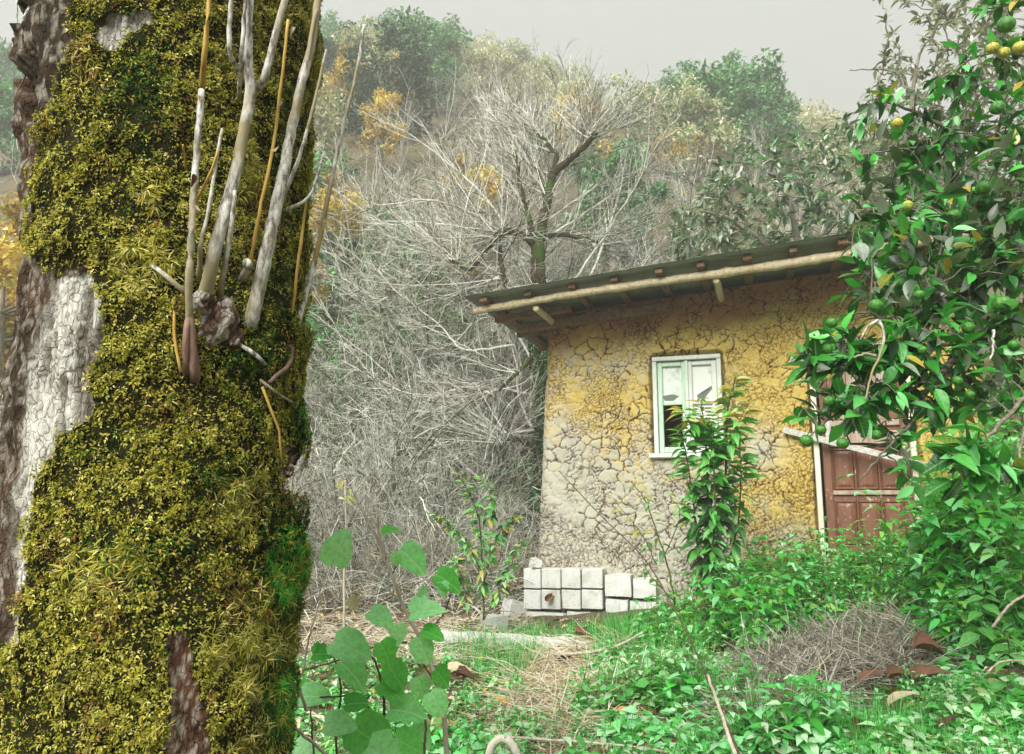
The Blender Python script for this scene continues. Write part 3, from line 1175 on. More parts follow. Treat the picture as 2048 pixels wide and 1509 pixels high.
MOSS_L = [(700, -300), (150, -300), (150, 0), (140, 90), (105, 190), (75, 290), (62, 400), (62, 500), (98, 548), (168, 532), (205, 600), (215, 680),
          (176, 750), (186, 830), (122, 880), (82, 950), (52, 1030), (42, 1150), (42, 1290), (-60, 1300), (-400, 1330), (-400, 2400), (900, 2400), (900, -300)]
HOLES = [[(205, 55), (225, 35), (262, 40), (305, 18), (305, 50), (262, 65), (232, 104), (208, 100)],
         [(345, 1262), (368, 1258), (385, 1330), (396, 1400), (412, 1470), (420, 1700), (325, 1700), (330, 1440), (338, 1360)],
         [(405, 640), (440, 600), (475, 640), (470, 690), (430, 690)],
         [(568, 900), (600, 885), (602, 985), (560, 980)]]


def moss_mask(P):
    px, _ = project(P)
    jt = 16 * (fbm(P[:, 0] * 30, P[:, 1] * 30, P[:, 2] * 30, 95, 3) - 0.5) * 2
    q = px + jt[:, None]
    m = in_poly(q, MOSS_L)
    for hh in HOLES:
        m &= ~in_poly(q, hh)
    return m, px


th = np.concatenate([np.linspace(-math.pi, -1.75, 30)[:-1], np.linspace(-1.75, 1.75, 240)[:-1], np.linspace(1.75, math.pi, 30)])
zz = np.concatenate([np.linspace(TZ0, 0.85, 20)[:-1], np.linspace(0.85, 2.95, 300)[:-1], np.linspace(2.95, TZ1, 16)])
TH, ZZ = np.meshgrid(th, zz)
r = trunk_r(TH, ZZ)
arcl = TH * TR
P0 = trunk_p(TH, ZZ, r)
mm, tpx = moss_mask(P0.reshape(-1, 3))
mm = mm.reshape(TH.shape)
tx, ty = tpx[:, 0].reshape(TH.shape), tpx[:, 1].reshape(TH.shape)
# bark relief: long furrows on the dark left side, finer crazing on the pale patch
fur = fbm(arcl * 60 + 1.5 * fbm(arcl * 10, ZZ * 6, 0, 12, 3), ZZ * 9, 0, 13, 4)
fine = fbm(arcl * 110, ZZ * 60, 0, 14, 3)
ec, ic = voro(arcl * 62 + 2.5 * fbm(arcl * 30, ZZ * 30, 0, 15, 4), ZZ * 44 + 2.5 * fbm(arcl * 30, ZZ * 30, 0, 25, 4), 16, 1.0)
dlim = np.interp(ty, [0, 520, 560, 640, 760, 900, 1020, 1120], [400, 400, 108, 80, 52, 44, 30, 20])
darkbark = sm(dlim + 26 * (fbm(arcl * 14, ZZ * 5, 0, 17, 3) - 0.5) * 2 - tx, -12, 12)
pale = (1 - darkbark) * (tx < 260)
crz = (1 - sm(ec, 0.02, 0.10)) * sm(fbm(arcl * 20, ZZ * 14, 0, 26, 3), 0.3, 0.65)
relief = (darkbark * 0.024 * (np.abs(fur - 0.5) * 2.4 - 0.25) + 0.006 * (fine - 0.5) - pale * 0.004 * crz + pale * 0.022 * (fur - 0.5)
          - pale * 0.018 * sm(fbm(arcl * 34, ZZ * 5.0, 0, 18, 3), 0.62, 0.70))
lump = 0.044 * (fbm(P0[..., 0] * 13, P0[..., 1] * 13, P0[..., 2] * 13, 19, 4) - 0.5)
r2 = r + np.where(mm, lump + 0.004, relief - 0.004)
# cavity of roots, upper left
cav = sm(75 - tx, 0, 40) * sm(330 - ty, 0, 60)
r2 = r2 - 0.05 * cav * sm(fbm(arcl * 14, ZZ * 14, 0, 20, 3), 0.4, 0.6)
# the black hollow low on the right and the one under the burl
for (cx, cy_, sx, sy, dep) in ((582, 940, 16, 55, 0.05), (450, 715, 45, 28, 0.035), (585, 1000, 14, 40, 0.04), (500, 1190, 14, 20, 0.02), (330, 1250, 22, 14, 0.02), (265, 320, 20, 12, 0.025), (300, 130, 18, 10, 0.02)):
    r2 = r2 - dep * np.exp(-((tx - cx) / sx) ** 2 - ((ty - cy_) / sy) ** 2)
PT = trunk_p(TH, ZZ, r2)
red = sm(fbm(arcl * 8, ZZ * 5, 0, 22, 4), 0.45, 0.6)
c_dark = np.array(lin(62, 52, 40)) * (0.4 + 1.1 * fur[..., None])
c_dark = c_dark * (1 - 0.5 * red[..., None]) + np.array(lin(96, 76, 60)) * 0.5 * red[..., None]
lich = sm(fbm(arcl * 150, ZZ * 46, 0, 23, 4), 0.52, 0.66)[..., None]
c_dark = c_dark * (1 - 0.6 * lich) + np.array(lin(166, 162, 148)) * 0.6 * lich
c_pale = np.array(lin(206, 206, 196)) * (0.6 + 0.5 * fine[..., None] + 0.15 * fur[..., None])
deepf = sm(fbm(arcl * 34, ZZ * 5.0, 0, 18, 3), 0.62, 0.70)[..., None]
c_pale = c_pale * (1 - 0.7 * deepf) + np.array(lin(92, 78, 60)) * 0.7 * deepf
c_pale = c_pale * (1 - 0.6 * crz[..., None]) + np.array(lin(96, 86, 70)) * 0.6 * crz[..., None]
c_brown = np.array(lin(108, 78, 62)) * (0.6 + 0.8 * fine[..., None])
c_brown = c_brown * (1 - lich) + np.array(lin(190, 180, 165)) * lich
c_moss = np.array(lin(38, 38, 13)) * (0.6 + 0.8 * fine[..., None])
ct = c_dark * darkbark[..., None] + c_pale * (1 - darkbark[..., None])
isbr = ((tx > 230) & ~mm)[..., None]
ct = np.where(isbr, c_brown, ct)
pt2 = (~mm & (ty < 130) & (tx > 190) & (tx < 320))[..., None]
ct = np.where(pt2, c_pale * (1 - 0.6 * red[..., None]) + c_brown * 0.6 * red[..., None], ct)
ct = np.where(mm[..., None], c_moss, ct)
nt_, nzt = len(th), len(zz)
ii, jj = np.meshgrid(np.arange(nt_ - 1), np.arange(nzt - 1))
q = np.stack([jj * nt_ + ii, jj * nt_ + ii + 1, (jj + 1) * nt_ + ii + 1, (jj + 1) * nt_ + ii], -1).reshape(-1, 4)
mossy = thing('mossy_tree', 'huge old tree trunk covered in olive moss with bare bark on its left', 'tree', (AX[0], AX[1], 0.0))
mb = MB().add(PT.reshape(-1, 3), q, None, ct.reshape(-1, 3))
bark_m, N, L, b = new_mat('furrowed_bark')
a_ = N.new('ShaderNodeAttribute')
a_.attribute_name = 'Col'
bv = obj_vec(N, L, (1, 1, 0.55))
wob_ = N.new('ShaderNodeVectorMath')
wob_.operation = 'MULTIPLY_ADD'
nz_ = N.new('ShaderNodeTexNoise')
nz_.inputs['Scale'].default_value = 40
nz_.inputs['Detail'].default_value = 4
L.new(bv, nz_.inputs['Vector'])
L.new(nz_.outputs['Color'], wob_.inputs[0])
wob_.inputs[1].default_value = (0.03, 0.03, 0.03)
L.new(bv, wob_.inputs[2])
vr = N.new('ShaderNodeTexVoronoi')
vr.feature = 'DISTANCE_TO_EDGE'
vr.inputs['Scale'].default_value = 85
L.new(wob_.outputs[0], vr.inputs['Vector'])
crk = ramp(N, L, vr.outputs['Distance'], [(0.0, (0.32, 0.29, 0.25)), (0.10, (1, 1, 1))])
nf = noise(N, L, 170, 6, obj_vec(N, L, (1, 1, 0.3)), 0.7)
msk = noise(N, L, 22, 4, bv)
c_ = mix_rgb(N, L, ramp(N, L, msk, [(0.42, (0, 0, 0)), (0.6, (1, 1, 1))]), a_.outputs['Color'], mix_rgb(N, L, 1.0, a_.outputs['Color'], crk, 'MULTIPLY'))
c_ = mix_rgb(N, L, 1.0, c_, ramp(N, L, nf, [(0.3, (0.55, 0.53, 0.5)), (0.65, (1.2, 1.2, 1.2))]), 'MULTIPLY')
L.new(c_, b.inputs['Base Color'])
b.inputs['Roughness'].default_value = 0.92
set_spec(b, 0.12)
bump(N, L, b, mix_rgb(N, L, 0.5, nf, crk), 0.8, 0.006)
trunk = link('trunk', mb.mesh('trunk', bark_m), mossy)

# --- moss: tufts of short curled strands, thick and thin, over dark hollows
NT, PER = 43000, 4
t_ = rng.uniform(-1.72, 1.72, NT * 3)
z_ = rng.uniform(0.86, 2.9, NT * 3)
Pm = trunk_p(t_, z_, trunk_r(t_, z_))
lump_s = 0.044 * (fbm(Pm[:, 0] * 13, Pm[:, 1] * 13, Pm[:, 2] * 13, 19, 4) - 0.5)
ok, mpx = moss_mask(Pm)
clump = fbm(Pm[:, 0] * 30, Pm[:, 1] * 30, Pm[:, 2] * 30, 97, 3)
dens = sm(clump, 0.36, 0.58)
for (cx, cy_, sx, sy, dep) in ((582, 940, 18, 55, 1), (450, 712, 45, 26, 1), (505, 1190, 22, 25, .8), (330, 1250, 25, 16, .9), (275, 320, 26, 14, .8), (480, 1110, 35, 25, .6), (262, 160, 30, 40, 0.5)):
    dens = dens * (1 - dep * np.exp(-((mpx[:, 0] - cx) / sx) ** 2 - ((mpx[:, 1] - cy_) / sy) ** 2))
ok &= rng.random(len(ok)) < 0.46 + 0.54 * dens
ok &= (mpx[:, 1] > -80) & (mpx[:, 1] < 1600) & (mpx[:, 0] > -60)
sel = np.nonzero(ok)[0][:NT]
Pm, t_, z_, mpx, lump_s, clump = Pm[sel], t_[sel], z_[sel], mpx[sel], lump_s[sel], clump[sel]
out = np.concatenate([np.cos(t_)[:, None] * D0 + np.sin(t_)[:, None] * E1, np.zeros((len(t_), 1))], 1)
tan_ = np.concatenate([-np.sin(t_)[:, None] * D0 + np.cos(t_)[:, None] * E1, np.zeros((len(t_), 1))], 1)
Pm = Pm + out * (lump_s + 0.002 + 0.050 * np.maximum(clump - 0.42, 0))[:, None]
loose = sm(fbm(Pm[:, 0] * 7, Pm[:, 1] * 7, Pm[:, 2] * 7, 99, 2) + 0.25 * sm(mpx[:, 0], 330, 480) * sm(mpx[:, 1], 1000, 1150), 0.66, 0.80)
green = np.zeros(len(Pm))
for (cx, cy_, sx, sy, w) in ((290, 190, 60, 110, 0.8), (500, 720, 70, 75, 0.85), (565, 1125, 58, 110, 1.7), (600, 840, 25, 50, 1.7), (560, 1400, 40, 110, 1.4), (250, 420, 25, 25, 0.8), (560, 330, 45, 160, 0.55), (330, 1100, 150, 60, 0.5), (560, 600, 40, 120, 0.6), (180, 900, 60, 40, 0.4), (420, 950, 70, 60, 0.5)):
    green = np.maximum(green, w * np.exp(-((mpx[:, 0] - cx) / sx) ** 2 - ((mpx[:, 1] - cy_) / sy) ** 2))
green = np.clip(green + 0.6 * (fbm(Pm[:, 0] * 9, Pm[:, 1] * 9, Pm[:, 2] * 9, 93, 3) - 0.55), 0, 1.6)
rnd = rng.random(len(Pm))
dead = sm(fbm(Pm[:, 0] * 11, Pm[:, 1] * 11, Pm[:, 2] * 11, 94, 3), 0.60, 0.70)
cm = pick([(160, 156, 54), (188, 182, 86), (116, 118, 34), (208, 202, 120), (70, 76, 20)], len(Pm), 0.16, [.32, .24, .22, .12, .10])
cm = np.where((rng.random(len(Pm)) < 0.4 * dead)[:, None], pick([(128, 100, 46), (104, 78, 40), (160, 132, 74)], len(Pm), 0.15), cm)
cg = np.where((green > 0.95)[:, None], pick([(62, 150, 44), (84, 170, 60), (48, 118, 34), (150, 150, 50)], len(Pm), 0.15), pick([(36, 84, 22), (56, 106, 30), (26, 60, 16), (110, 120, 40)], len(Pm), 0.15))
cm = np.where((rnd < np.clip(green, 0, 0.93))[:, None], cg, cm)
mb = MB()
fe = leaf_tpl(0.42, 2, 0.25, 0.40, 0, 0.7)
cu = leaf_tpl(0.16, 3, 0.1, 1.0, 0, 0.6)
isl = rng.random(len(Pm)) < loose
tsz = rng.uniform(0.6, 1.25, len(Pm))
for k in range(PER):
    a_ = rng.uniform(0, 2 * math.pi, len(Pm))
    sp_ = rng.uniform(0.3, 1.3, (len(Pm), 1))
    d = out * 0.75 + (tan_ * np.cos(a_)[:, None] + ZV * np.sin(a_)[:, None]) * sp_ - ZV * 0.12
    nrm = out + rand_dirs(len(Pm)) * 0.4 + ZV * 0.4
    pos = Pm + (tan_ * np.cos(a_)[:, None] + ZV * np.sin(a_)[:, None]) * 0.0015
    cc = np.clip(cm * rng.normal(1, 0.12, (len(Pm), 1)), 0.003, 1)
    s1 = ~isl
    scatter(mb, fe, pos[s1], d[s1], nrm[s1], rng.uniform(0.0050, 0.0095, s1.sum()) * tsz[s1], cc[s1])
    if k < 4:
        scatter(mb, cu, pos[isl], d[isl], nrm[isl], rng.uniform(0.010, 0.019, isl.sum()), cc[isl] * np.array([1.1, 1.08, 1.25]))
# moss strands standing out on the silhouettes
moss_m = leaf_mat('moss_strands', 0.8, 0.12, 0.25)
o = link('moss', mb.mesh('moss', moss_m, False), mossy)
o['kind'] = 'stuff'


def trunk_Y(px, py, off=0.0):
    d = ray(px, py)
    dh = d[:2]
    a_, b_, c_ = dh @ dh, -2 * dh @ AX, AX @ AX - (TR * 1.05) ** 2
    D = b_ * b_ - 4 * a_ * c_
    k = (-b_ - math.sqrt(max(D, 0))) / (2 * a_)
    return float(k * d[1]) - off


def tp(px, py, off):
    return at(px, py, trunk_Y(px, py, off))


grey_bark = wood_mat('pale_shoot_bark', (112, 106, 92), (212, 212, 202), 85, (1, 1, 0.3), 0.8, 0.8, 0.004, (150, 140, 108), 0.40, 0.56)
yel_bark = wood_mat('yellow_shoot_bark', (150, 112, 36), (200, 172, 92), 60, (1, 1, 0.2), 0.7, 0.2, 0.002)
pink_bark = wood_mat('dead_pinkish_wood', (72, 50, 40), (146, 118, 102), 50, (1, 1, 0.1), 0.85, 0.5, 0.003)
SHOOTS = [
    (grey_bark, [(408, 600), (430, 500), (465, 370), (490, 250), (500, 185), (496, 100), (500, -60)], 13, 8, .03, .10),
    (grey_bark, [(498, 195), (528, 158), (545, 90), (575, -20)], 9, 6, .08, .13),
    (grey_bark, [(489, 165), (462, 110), (459, 40), (468, -40)], 5, 4, .08, .11),
    (grey_bark, [(478, 200), (484, 100), (494, -40)], 4, 4, .09, .11),
    (grey_bark, [(380, 690), (378, 560), (385, 430), (394, 300), (404, 180)], 7, 5.5, .05, .07),
    (yel_bark, [(404, 182), (410, 100), (420, -40)], 5.5, 4, .07, .08),
    (grey_bark, [(398, 560), (402, 490), (416, 420), (444, 258)], 5, 2.5, .04, .07),
    (yel_bark, [(388, 410), (420, 350), (436, 300)], 3, 1.5, .06, .07),
    (grey_bark, [(500, 655), (530, 520), (555, 400), (576, 300), (600, 180), (625, 80), (640, -40)], 14, 7, .03, .10),
    (grey_bark, [(560, 400), (585, 260), (612, 130), (632, 20)], 5, 4, .06, .10),
    (grey_bark, [(586, 672), (630, 520), (655, 400), (682, 270), (714, 140), (728, 50)], 7, 3, .02, .09),
    (yel_bark, [(594, 668), (622, 560), (640, 480), (650, 440)], 3.5, 2, .03, .06),
    (grey_bark, [(565, 400), (600, 310), (630, 200), (652, 100)], 4.5, 2.5, .05, .09),
    (yel_bark, [(495, 560), (520, 420), (545, 300), (560, 190), (577, 40)], 3.5, 3, .05, .08),
    (yel_bark, [(580, 660), (592, 560), (604, 470), (612, 400)], 3.5, 3, .03, .05),
    (grey_bark, [(440, 590), (462, 450), (470, 380)], 5.5, 3.5, .05, .07),
    (yel_bark, [(372, 340), (366, 290)], 2.5, 2, .06, .06),
    (grey_bark, [(575, 420), (620, 390), (648, 305)], 4, 2, .06, .08),
    (grey_bark, [(300, 528), (338, 556), (376, 592)], 4, 5, .04, .03),
    (grey_bark, [(478, 690), (505, 705), (530, 728)], 4, 4, .03, .03),
    (grey_bark, [(520, 760), (552, 785), (590, 808)], 3, 2, .03, .03),
    (yel_bark, [(525, 775), (540, 815), (556, 860), (565, 925)], 3, 2, .03, .03),
    (yel_bark, [(346, 600), (350, 680), (362, 745)], 2.5, 3, .02, .02),
    (pink_bark, [(390, 765), (386, 700), (379, 630)], 9, 7, .01, .03),
    (pink_bark, [(374, 750), (372, 690), (376, 640)], 7, 6, .02, .03),
    (pink_bark, [(572, 690), (586, 700), (580, 728), (556, 748), (538, 766)], 5, 4, .03, .04),
    (grey_bark, [(480, 560), (497, 535), (492, 525)], 6, 10, .03, .05),
]
for mt, pts, w0, w1, o0, o1 in SHOOTS:
    n = len(pts)
    P = [tp(x, y, (o0 if i else min(o0, 0.004)) + (o1 - o0) * i / (n - 1)) for i, (x, y) in enumerate(pts)]
    mb = MB()
    nseg = int(np.clip(np.linalg.norm(np.diff(np.array(P), axis=0), axis=1).sum() / 0.022, 6, 44))
    tube1(mb, P, w0 * 1.6 / FPX, w1 * 1.6 / FPX, 10, nseg, None, 0.0006, True, 0.07)
    link('shoot', mb.mesh('shoot', mt), mossy)
# gnarled knot under the shoots and the broken stub on the right
for k, (x, y, off, sx, sy, sz) in enumerate(((436, 642, -0.004, .040, .030, .048), (408, 604, 0.004, .026, .022, .024), (465, 678, 0.0, .020, .018, .026), (576, 945, 0.010, .012, .012, .017))):
    A, B = np.meshgrid(np.linspace(0, math.pi, 34), np.linspace(0, 2 * math.pi, 44), indexing='ij')
    Nn = np.stack([np.sin(A) * np.cos(B), np.sin(A) * np.sin(B), np.cos(A)], -1)
    rg = 1 - np.abs(2 * fbm(Nn[..., 0] * 2.2 + 9 * k, Nn[..., 1] * 2.2, Nn[..., 2] * 0.9, 70 + k, 5) - 1) * 2
    lo_ = fbm(Nn[..., 0] * 1.3 + 5 * k, Nn[..., 1] * 1.3, Nn[..., 2] * 1.3, 75 + k, 3)
    P = Nn * np.array([sx, sy, sz]) * (0.55 + 0.32 * rg + 0.7 * (lo_ - 0.3))[..., None]
    cb = np.array(lin(96, 76, 62)) * (0.5 + 0.9 * np.clip(rg, 0, 1))[..., None]
    cb = np.where((lo_ > 0.55)[..., None], np.array(lin(176, 170, 158)) * (0.6 + 0.6 * np.clip(rg, 0, 1))[..., None], cb)
    q = [(i * 44 + j, (i + 1) * 44 + j, (i + 1) * 44 + j + 1, i * 44 + j + 1) for i in range(33) for j in range(43)]
    mb = MB().add(P, q, None, cb.reshape(-1, 3))
    link('burl', mb.mesh('burl', bark_m), mossy, Matrix.Translation(Vector(tp(x, y, off))) @ Matrix.Rotation(0.5, 4, 'Y'))
# dry leaf scraps caught on the shoots
dry_m = leaf_mat('dry_brown_leaf', 0.8, 0.2, 0.15, [(120, 80, 58), (170, 140, 110), (196, 178, 150), (96, 62, 44)])
dl = MB()
tpl = leaf_tpl(0.5, 5, 0.35, 0.7)
dl.add(*tpl)
dry_leaf_me = dl.mesh('dry_leaf', dry_m)
for (x, y, sz) in ((572, 365, 22), (618, 322, 20), (388, 348, 22), (404, 195, 16), (540, 298, 22), (562, 200, 16), (386, 412, 14), (545, 155, 16), (590, 55, 18), (575, 350, 14)):
    c = tp(x, y, 0.09)
    R = frames(unit(rng.normal(0, 1, (1, 3))), unit(rng.normal(0, 1, (1, 3))))[0]
    M = Matrix.Translation(Vector(c)) @ Matrix(R.tolist()).to_4x4() @ Matrix.Scale(sz * 1.6 / FPX, 4)
    link('dry_leaf', dry_leaf_me, mossy, M)
# roots hanging in the cavity, upper left
for k in range(9):
    x, y = rng.uniform(30, 80), rng.uniform(-20, 220)
    P = [tp(max(x, 34), y, 0.0)]
    for i in range(4):
        x += rng.uniform(-25, 20)
        y += rng.uniform(10, 45)
        P.append(tp(max(x, 34), y, 0.01 + 0.02 * rng.random()))
    mb = MB()
    tube1(mb, P, rng.uniform(2, 6) * 1.6 / FPX, 1.5 / FPX, 6, 16, None, 0.001)
    link('root', mb.mesh('root', grey_bark if k % 3 else pink_bark), mossy)

# ================================================================== BACKGROUND TREES
def grow(start, d, L, n=7, wig=0.12, up=0.0, droop=0.0):
    """batch of wandering branches -> (B,n,3)"""
    B = len(start)
    P = np.zeros((B, n, 3))
    P[:, 0] = start
    d = unit(d)
    st = (np.asarray(L) / (n - 1))[:, None]
    for i in range(1, n):
        d = unit(d + rng.normal(0, wig, (B, 3)) + np.array([0, 0, up - droop * i / n]))
        P[:, i] = P[:, i - 1] + d * st
    return P


def spawn(P, k, t0, t1, spread, Lr):
    """k side branches per branch: starts, directions, lengths"""
    B, n, _ = P.shape
    t = rng.uniform(t0, t1, (B, k)) * (n - 1)
    i = np.minimum(t.astype(int), n - 2)
    f = (t - i)[..., None]
    b = np.arange(B)[:, None]
    s = P[b, i] * (1 - f) + P[b, i + 1] * f
    T = unit(P[b, i + 1] - P[b, i])
    d = T + rand_dirs(B * k).reshape(B, k, 3) * spread
    L = np.linalg.norm(P[:, -1] - P[:, 0], axis=1)[:, None] * rng.uniform(Lr[0], Lr[1], (B, k)) * (1.15 - 0.6 * (t / (n - 1)))
    return s.reshape(-1, 3), d.reshape(-1, 3), L.ravel(), (t / (n - 1)).ravel()


twig_m = attr_mat('pale_twigs', 0.85, 0.2)
dark_bark = wood_mat('dark_mossy_bark', (30, 24, 14), (76, 62, 42), 22, (1, 1, 0.3), 0.9, 0.7, 0.015, (58, 84, 26))
pale_bough = wood_mat('pale_bough_bark', (150, 148, 132), (226, 226, 214), 30, (1, 1, 1), 0.85, 0.4, 0.006)
grey_trunk = wood_mat('grey_tree_bark', (96, 88, 72), (172, 166, 150), 18, (1, 1, 0.3), 0.9, 0.6, 0.012)
TW = [(212, 213, 200), (190, 191, 176), (160, 160, 144), (224, 226, 215), (112, 108, 92), (74, 68, 54)]


def add_twigs(mb, P, r0, r1, S=3, cols=TW, var=0.08):
    B, n, _ = P.shape
    R = np.asarray(r0).reshape(-1, 1) * (1 - np.linspace(0, 1, n))[None] + np.asarray(r1).reshape(-1, 1) * np.linspace(0, 1, n)[None]
    R = np.broadcast_to(R, (B, n))
    V, F = tubes(P, R, S)
    c = pick(cols, B, var)
    mb.add(V, F, None, np.repeat(c, n * S, 0))


# --- the pollarded tree behind the house corner, traced limbs and fans of whips
YB = 11.2


def bt(x, y, dy=0.0):
    return at(x, y, YB + dy)


bare = thing('bare_tree', 'bare pollarded tree with dark forked limbs and fans of pale whips behind the roof', 'tree', ground_at(1085, 1060, 9, 14) * 0 + np.array([bt(1085, 1000)[0], YB, 0.4]))
mb = MB()
tube1(mb, [bt(1092, 1130), bt(1090, 950), bt(1086, 800), bt(1078, 650), bt(1078, 560), bt(1075, 492)], 0.14, 0.105, 12, 30, None, 0.012)
link('trunk', mb.mesh('trunk', dark_bark), bare)
LIMBS = [
    ([(1075, 500), (1086, 440), (1096, 390), (1106, 345)], .085, .06, 0),
    ([(1106, 348), (1135, 322), (1165, 298), (1192, 266)], .06, .04, -.3),
    ([(1106, 345), (1112, 310), (1092, 285), (1076, 268)], .045, .025, .2),
    ([(1075, 500), (1058, 440), (1045, 390), (1028, 300)], .055, .03, .3),
    ([(1072, 492), (1040, 468), (1005, 462), (990, 475)], .06, .04, -.4),
    ([(998, 470), (1000, 520), (1012, 570)], .04, .035, -.4),
    ([(990, 475), (960, 520), (935, 540), (900, 520)], .04, .025, -.3),
    ([(1078, 480), (1120, 470), (1170, 478), (1210, 488)], .045, .02, .2),
    ([(1082, 700), (1040, 740), (1000, 780)], .04, .02, -.2),
    ([(1086, 920), (1050, 885), (1010, 880)], .05, .02, -.3),
    ([(1082, 470), (1090, 400), (1070, 330), (1010, 250)], .03, .015, .5),
]
tips = []
for pts, r0, r1, dy in LIMBS:
    n = len(pts)
    P = [bt(x, y, dy * i / (n - 1)) for i, (x, y) in enumerate(pts)]
    mb = MB()
    tube1(mb, P, r0, r1, 9, 18, None, 0.008)
    link('limb', mb.mesh('limb', dark_bark), bare)
    tips.append((P[-1], unit(P[-1] - P[-2]), P[1]))
# whips
st, dr, Ls = [], [], []
for (P, dv, mid_), k in zip(tips, [34, 50, 36, 44, 34, 14, 34, 26, 22, 24, 44]):
    for i in range(k):
        f = rng.random() ** 2
        s = P * (1 - f) + mid_ * f
        st.append(s + rng.normal(0, 0.03, 3))
        dd_ = dv * 0.8 + np.array([rng.normal(0, 0.95), rng.normal(0.45, 0.35), rng.uniform(-0.1, 0.95)])
        dr.append(dd_)
        Ls.append(rng.uniform(0.8, 2.2) * (0.7 if P[2] > bt(1000, 330)[2] else 1.0))
st, dr, Ls = np.array(st), np.array(dr), np.array(Ls)
W1 = grow(st, dr, Ls, 9, 0.06, 0.02)
mb = MB()
add_twigs(mb, W1, 0.0075, 0.0028, 3)
s, d, L, t = spawn(W1, 7, 0.15, 0.95, 0.6, (0.22, 0.5))
W2 = grow(s, d, L, 6, 0.10, 0.05)
add_twigs(mb, W2, 0.0045, 0.002, 3)
s, d, L, t = spawn(W2, 2, 0.2, 0.95, 0.7, (0.3, 0.7))
W3 = grow(s, d, L, 4, 0.14, 0.03)
add_twigs(mb, W3, 0.0028, 0.0016, 3)
o = link('whips', mb.mesh('whips', twig_m, False), bare)
o['kind'] = 'stuff'
# long pale boughs arching out to the left, low over the thicket
BOUGH = [[(1080, 860), (1000, 866), (930, 860), (870, 835), (800, 770), (720, 700), (640, 640)], [(1010, 780), (930, 775), (860, 792), (780, 775), (700, 730), (620, 690)],
         [(1030, 690), (930, 700), (880, 650), (800, 590), (740, 520)], [(980, 980), (900, 905), (850, 860), (780, 790), (700, 700), (640, 600)], [(1060, 790), (980, 780), (900, 826), (800, 820), (700, 840), (620, 800)],
         [(1070, 640), (1000, 610), (930, 560), (850, 490), (760, 470)], [(1085, 900), (1040, 800), (1030, 720), (1000, 640), (930, 600)], [(1000, 560), (900, 520), (830, 560), (760, 600), (690, 560)],
         [(1085, 760), (1020, 650), (960, 640), (900, 690), (830, 700)], [(960, 1010), (890, 960), (800, 940), (700, 950), (620, 930)], [(1060, 560), (990, 420), (900, 330), (820, 270), (760, 240)], [(1070, 520), (950, 430), (850, 400), (760, 410), (690, 380)],
         [(1090, 480), (1180, 420), (1270, 350), (1340, 250)], [(1150, 560), (1230, 440), (1290, 330), (1300, 210)], [(1180, 560), (1240, 380), (1265, 200)], [(1085, 450), (1200, 370), (1300, 340), (1370, 350)]]
bw = MB()
for k, pts in enumerate(BOUGH):
    n = len(pts)
    dy = rng.uniform(-0.2, 0.9)
    P = [bt(x, y, dy * i / (n - 1)) for i, (x, y) in enumerate(pts)]
    mb = MB()
    Q = tube1(mb, P, rng.uniform(.017, .026), .006, 7, 26, None, 0.006)
    link('bough', mb.mesh('bough', pale_bough), bare)
    s, d, L, t = spawn(Q[None], 26, 0.15, 1.0, 0.8, (0.12, 0.35))
    A = grow(s, d, L, 7, 0.1, 0.02)
    add_twigs(bw, A, 0.007, 0.0028, 4)
    s, d, L, t = spawn(A, 5, 0.2, 0.95, 0.8, (0.3, 0.6))
    add_twigs(bw, grow(s, d, L, 4, 0.12), 0.0036, 0.002, 3)
o = link('bough_twigs', bw.mesh('bough_twigs', twig_m, False), bare)
o['kind'] = 'stuff'
# ivy and moss sleeve low on the trunk, beside the wall
mb = MB()
k = 2600
zi = rng.random(k)
Pi = curve([bt(1098, 1020), bt(1092, 900), bt(1088, 760), bt(1082, 670)], 200)[(zi * 199).astype(int)]
th_ = rng.uniform(0, 2 * math.pi, k)
o_ = np.stack([np.cos(th_), np.sin(th_), np.zeros(k)], 1)
scatter(mb, leaf_tpl(0.8, 3, 0.1, 0.2), Pi + o_ * 0.17, o_ * 0.5 + rand_dirs(k) * 0.6 - ZV * 0.6, o_, rng.uniform(0.03, 0.06, k), pick([(36, 84, 24), (52, 110, 36), (28, 60, 20)], k))
o = link('ivy', mb.mesh('ivy', leaf_mat('ivy_leaf', 0.5, 0.4, 0.2)), bare)
o['kind'] = 'stuff'


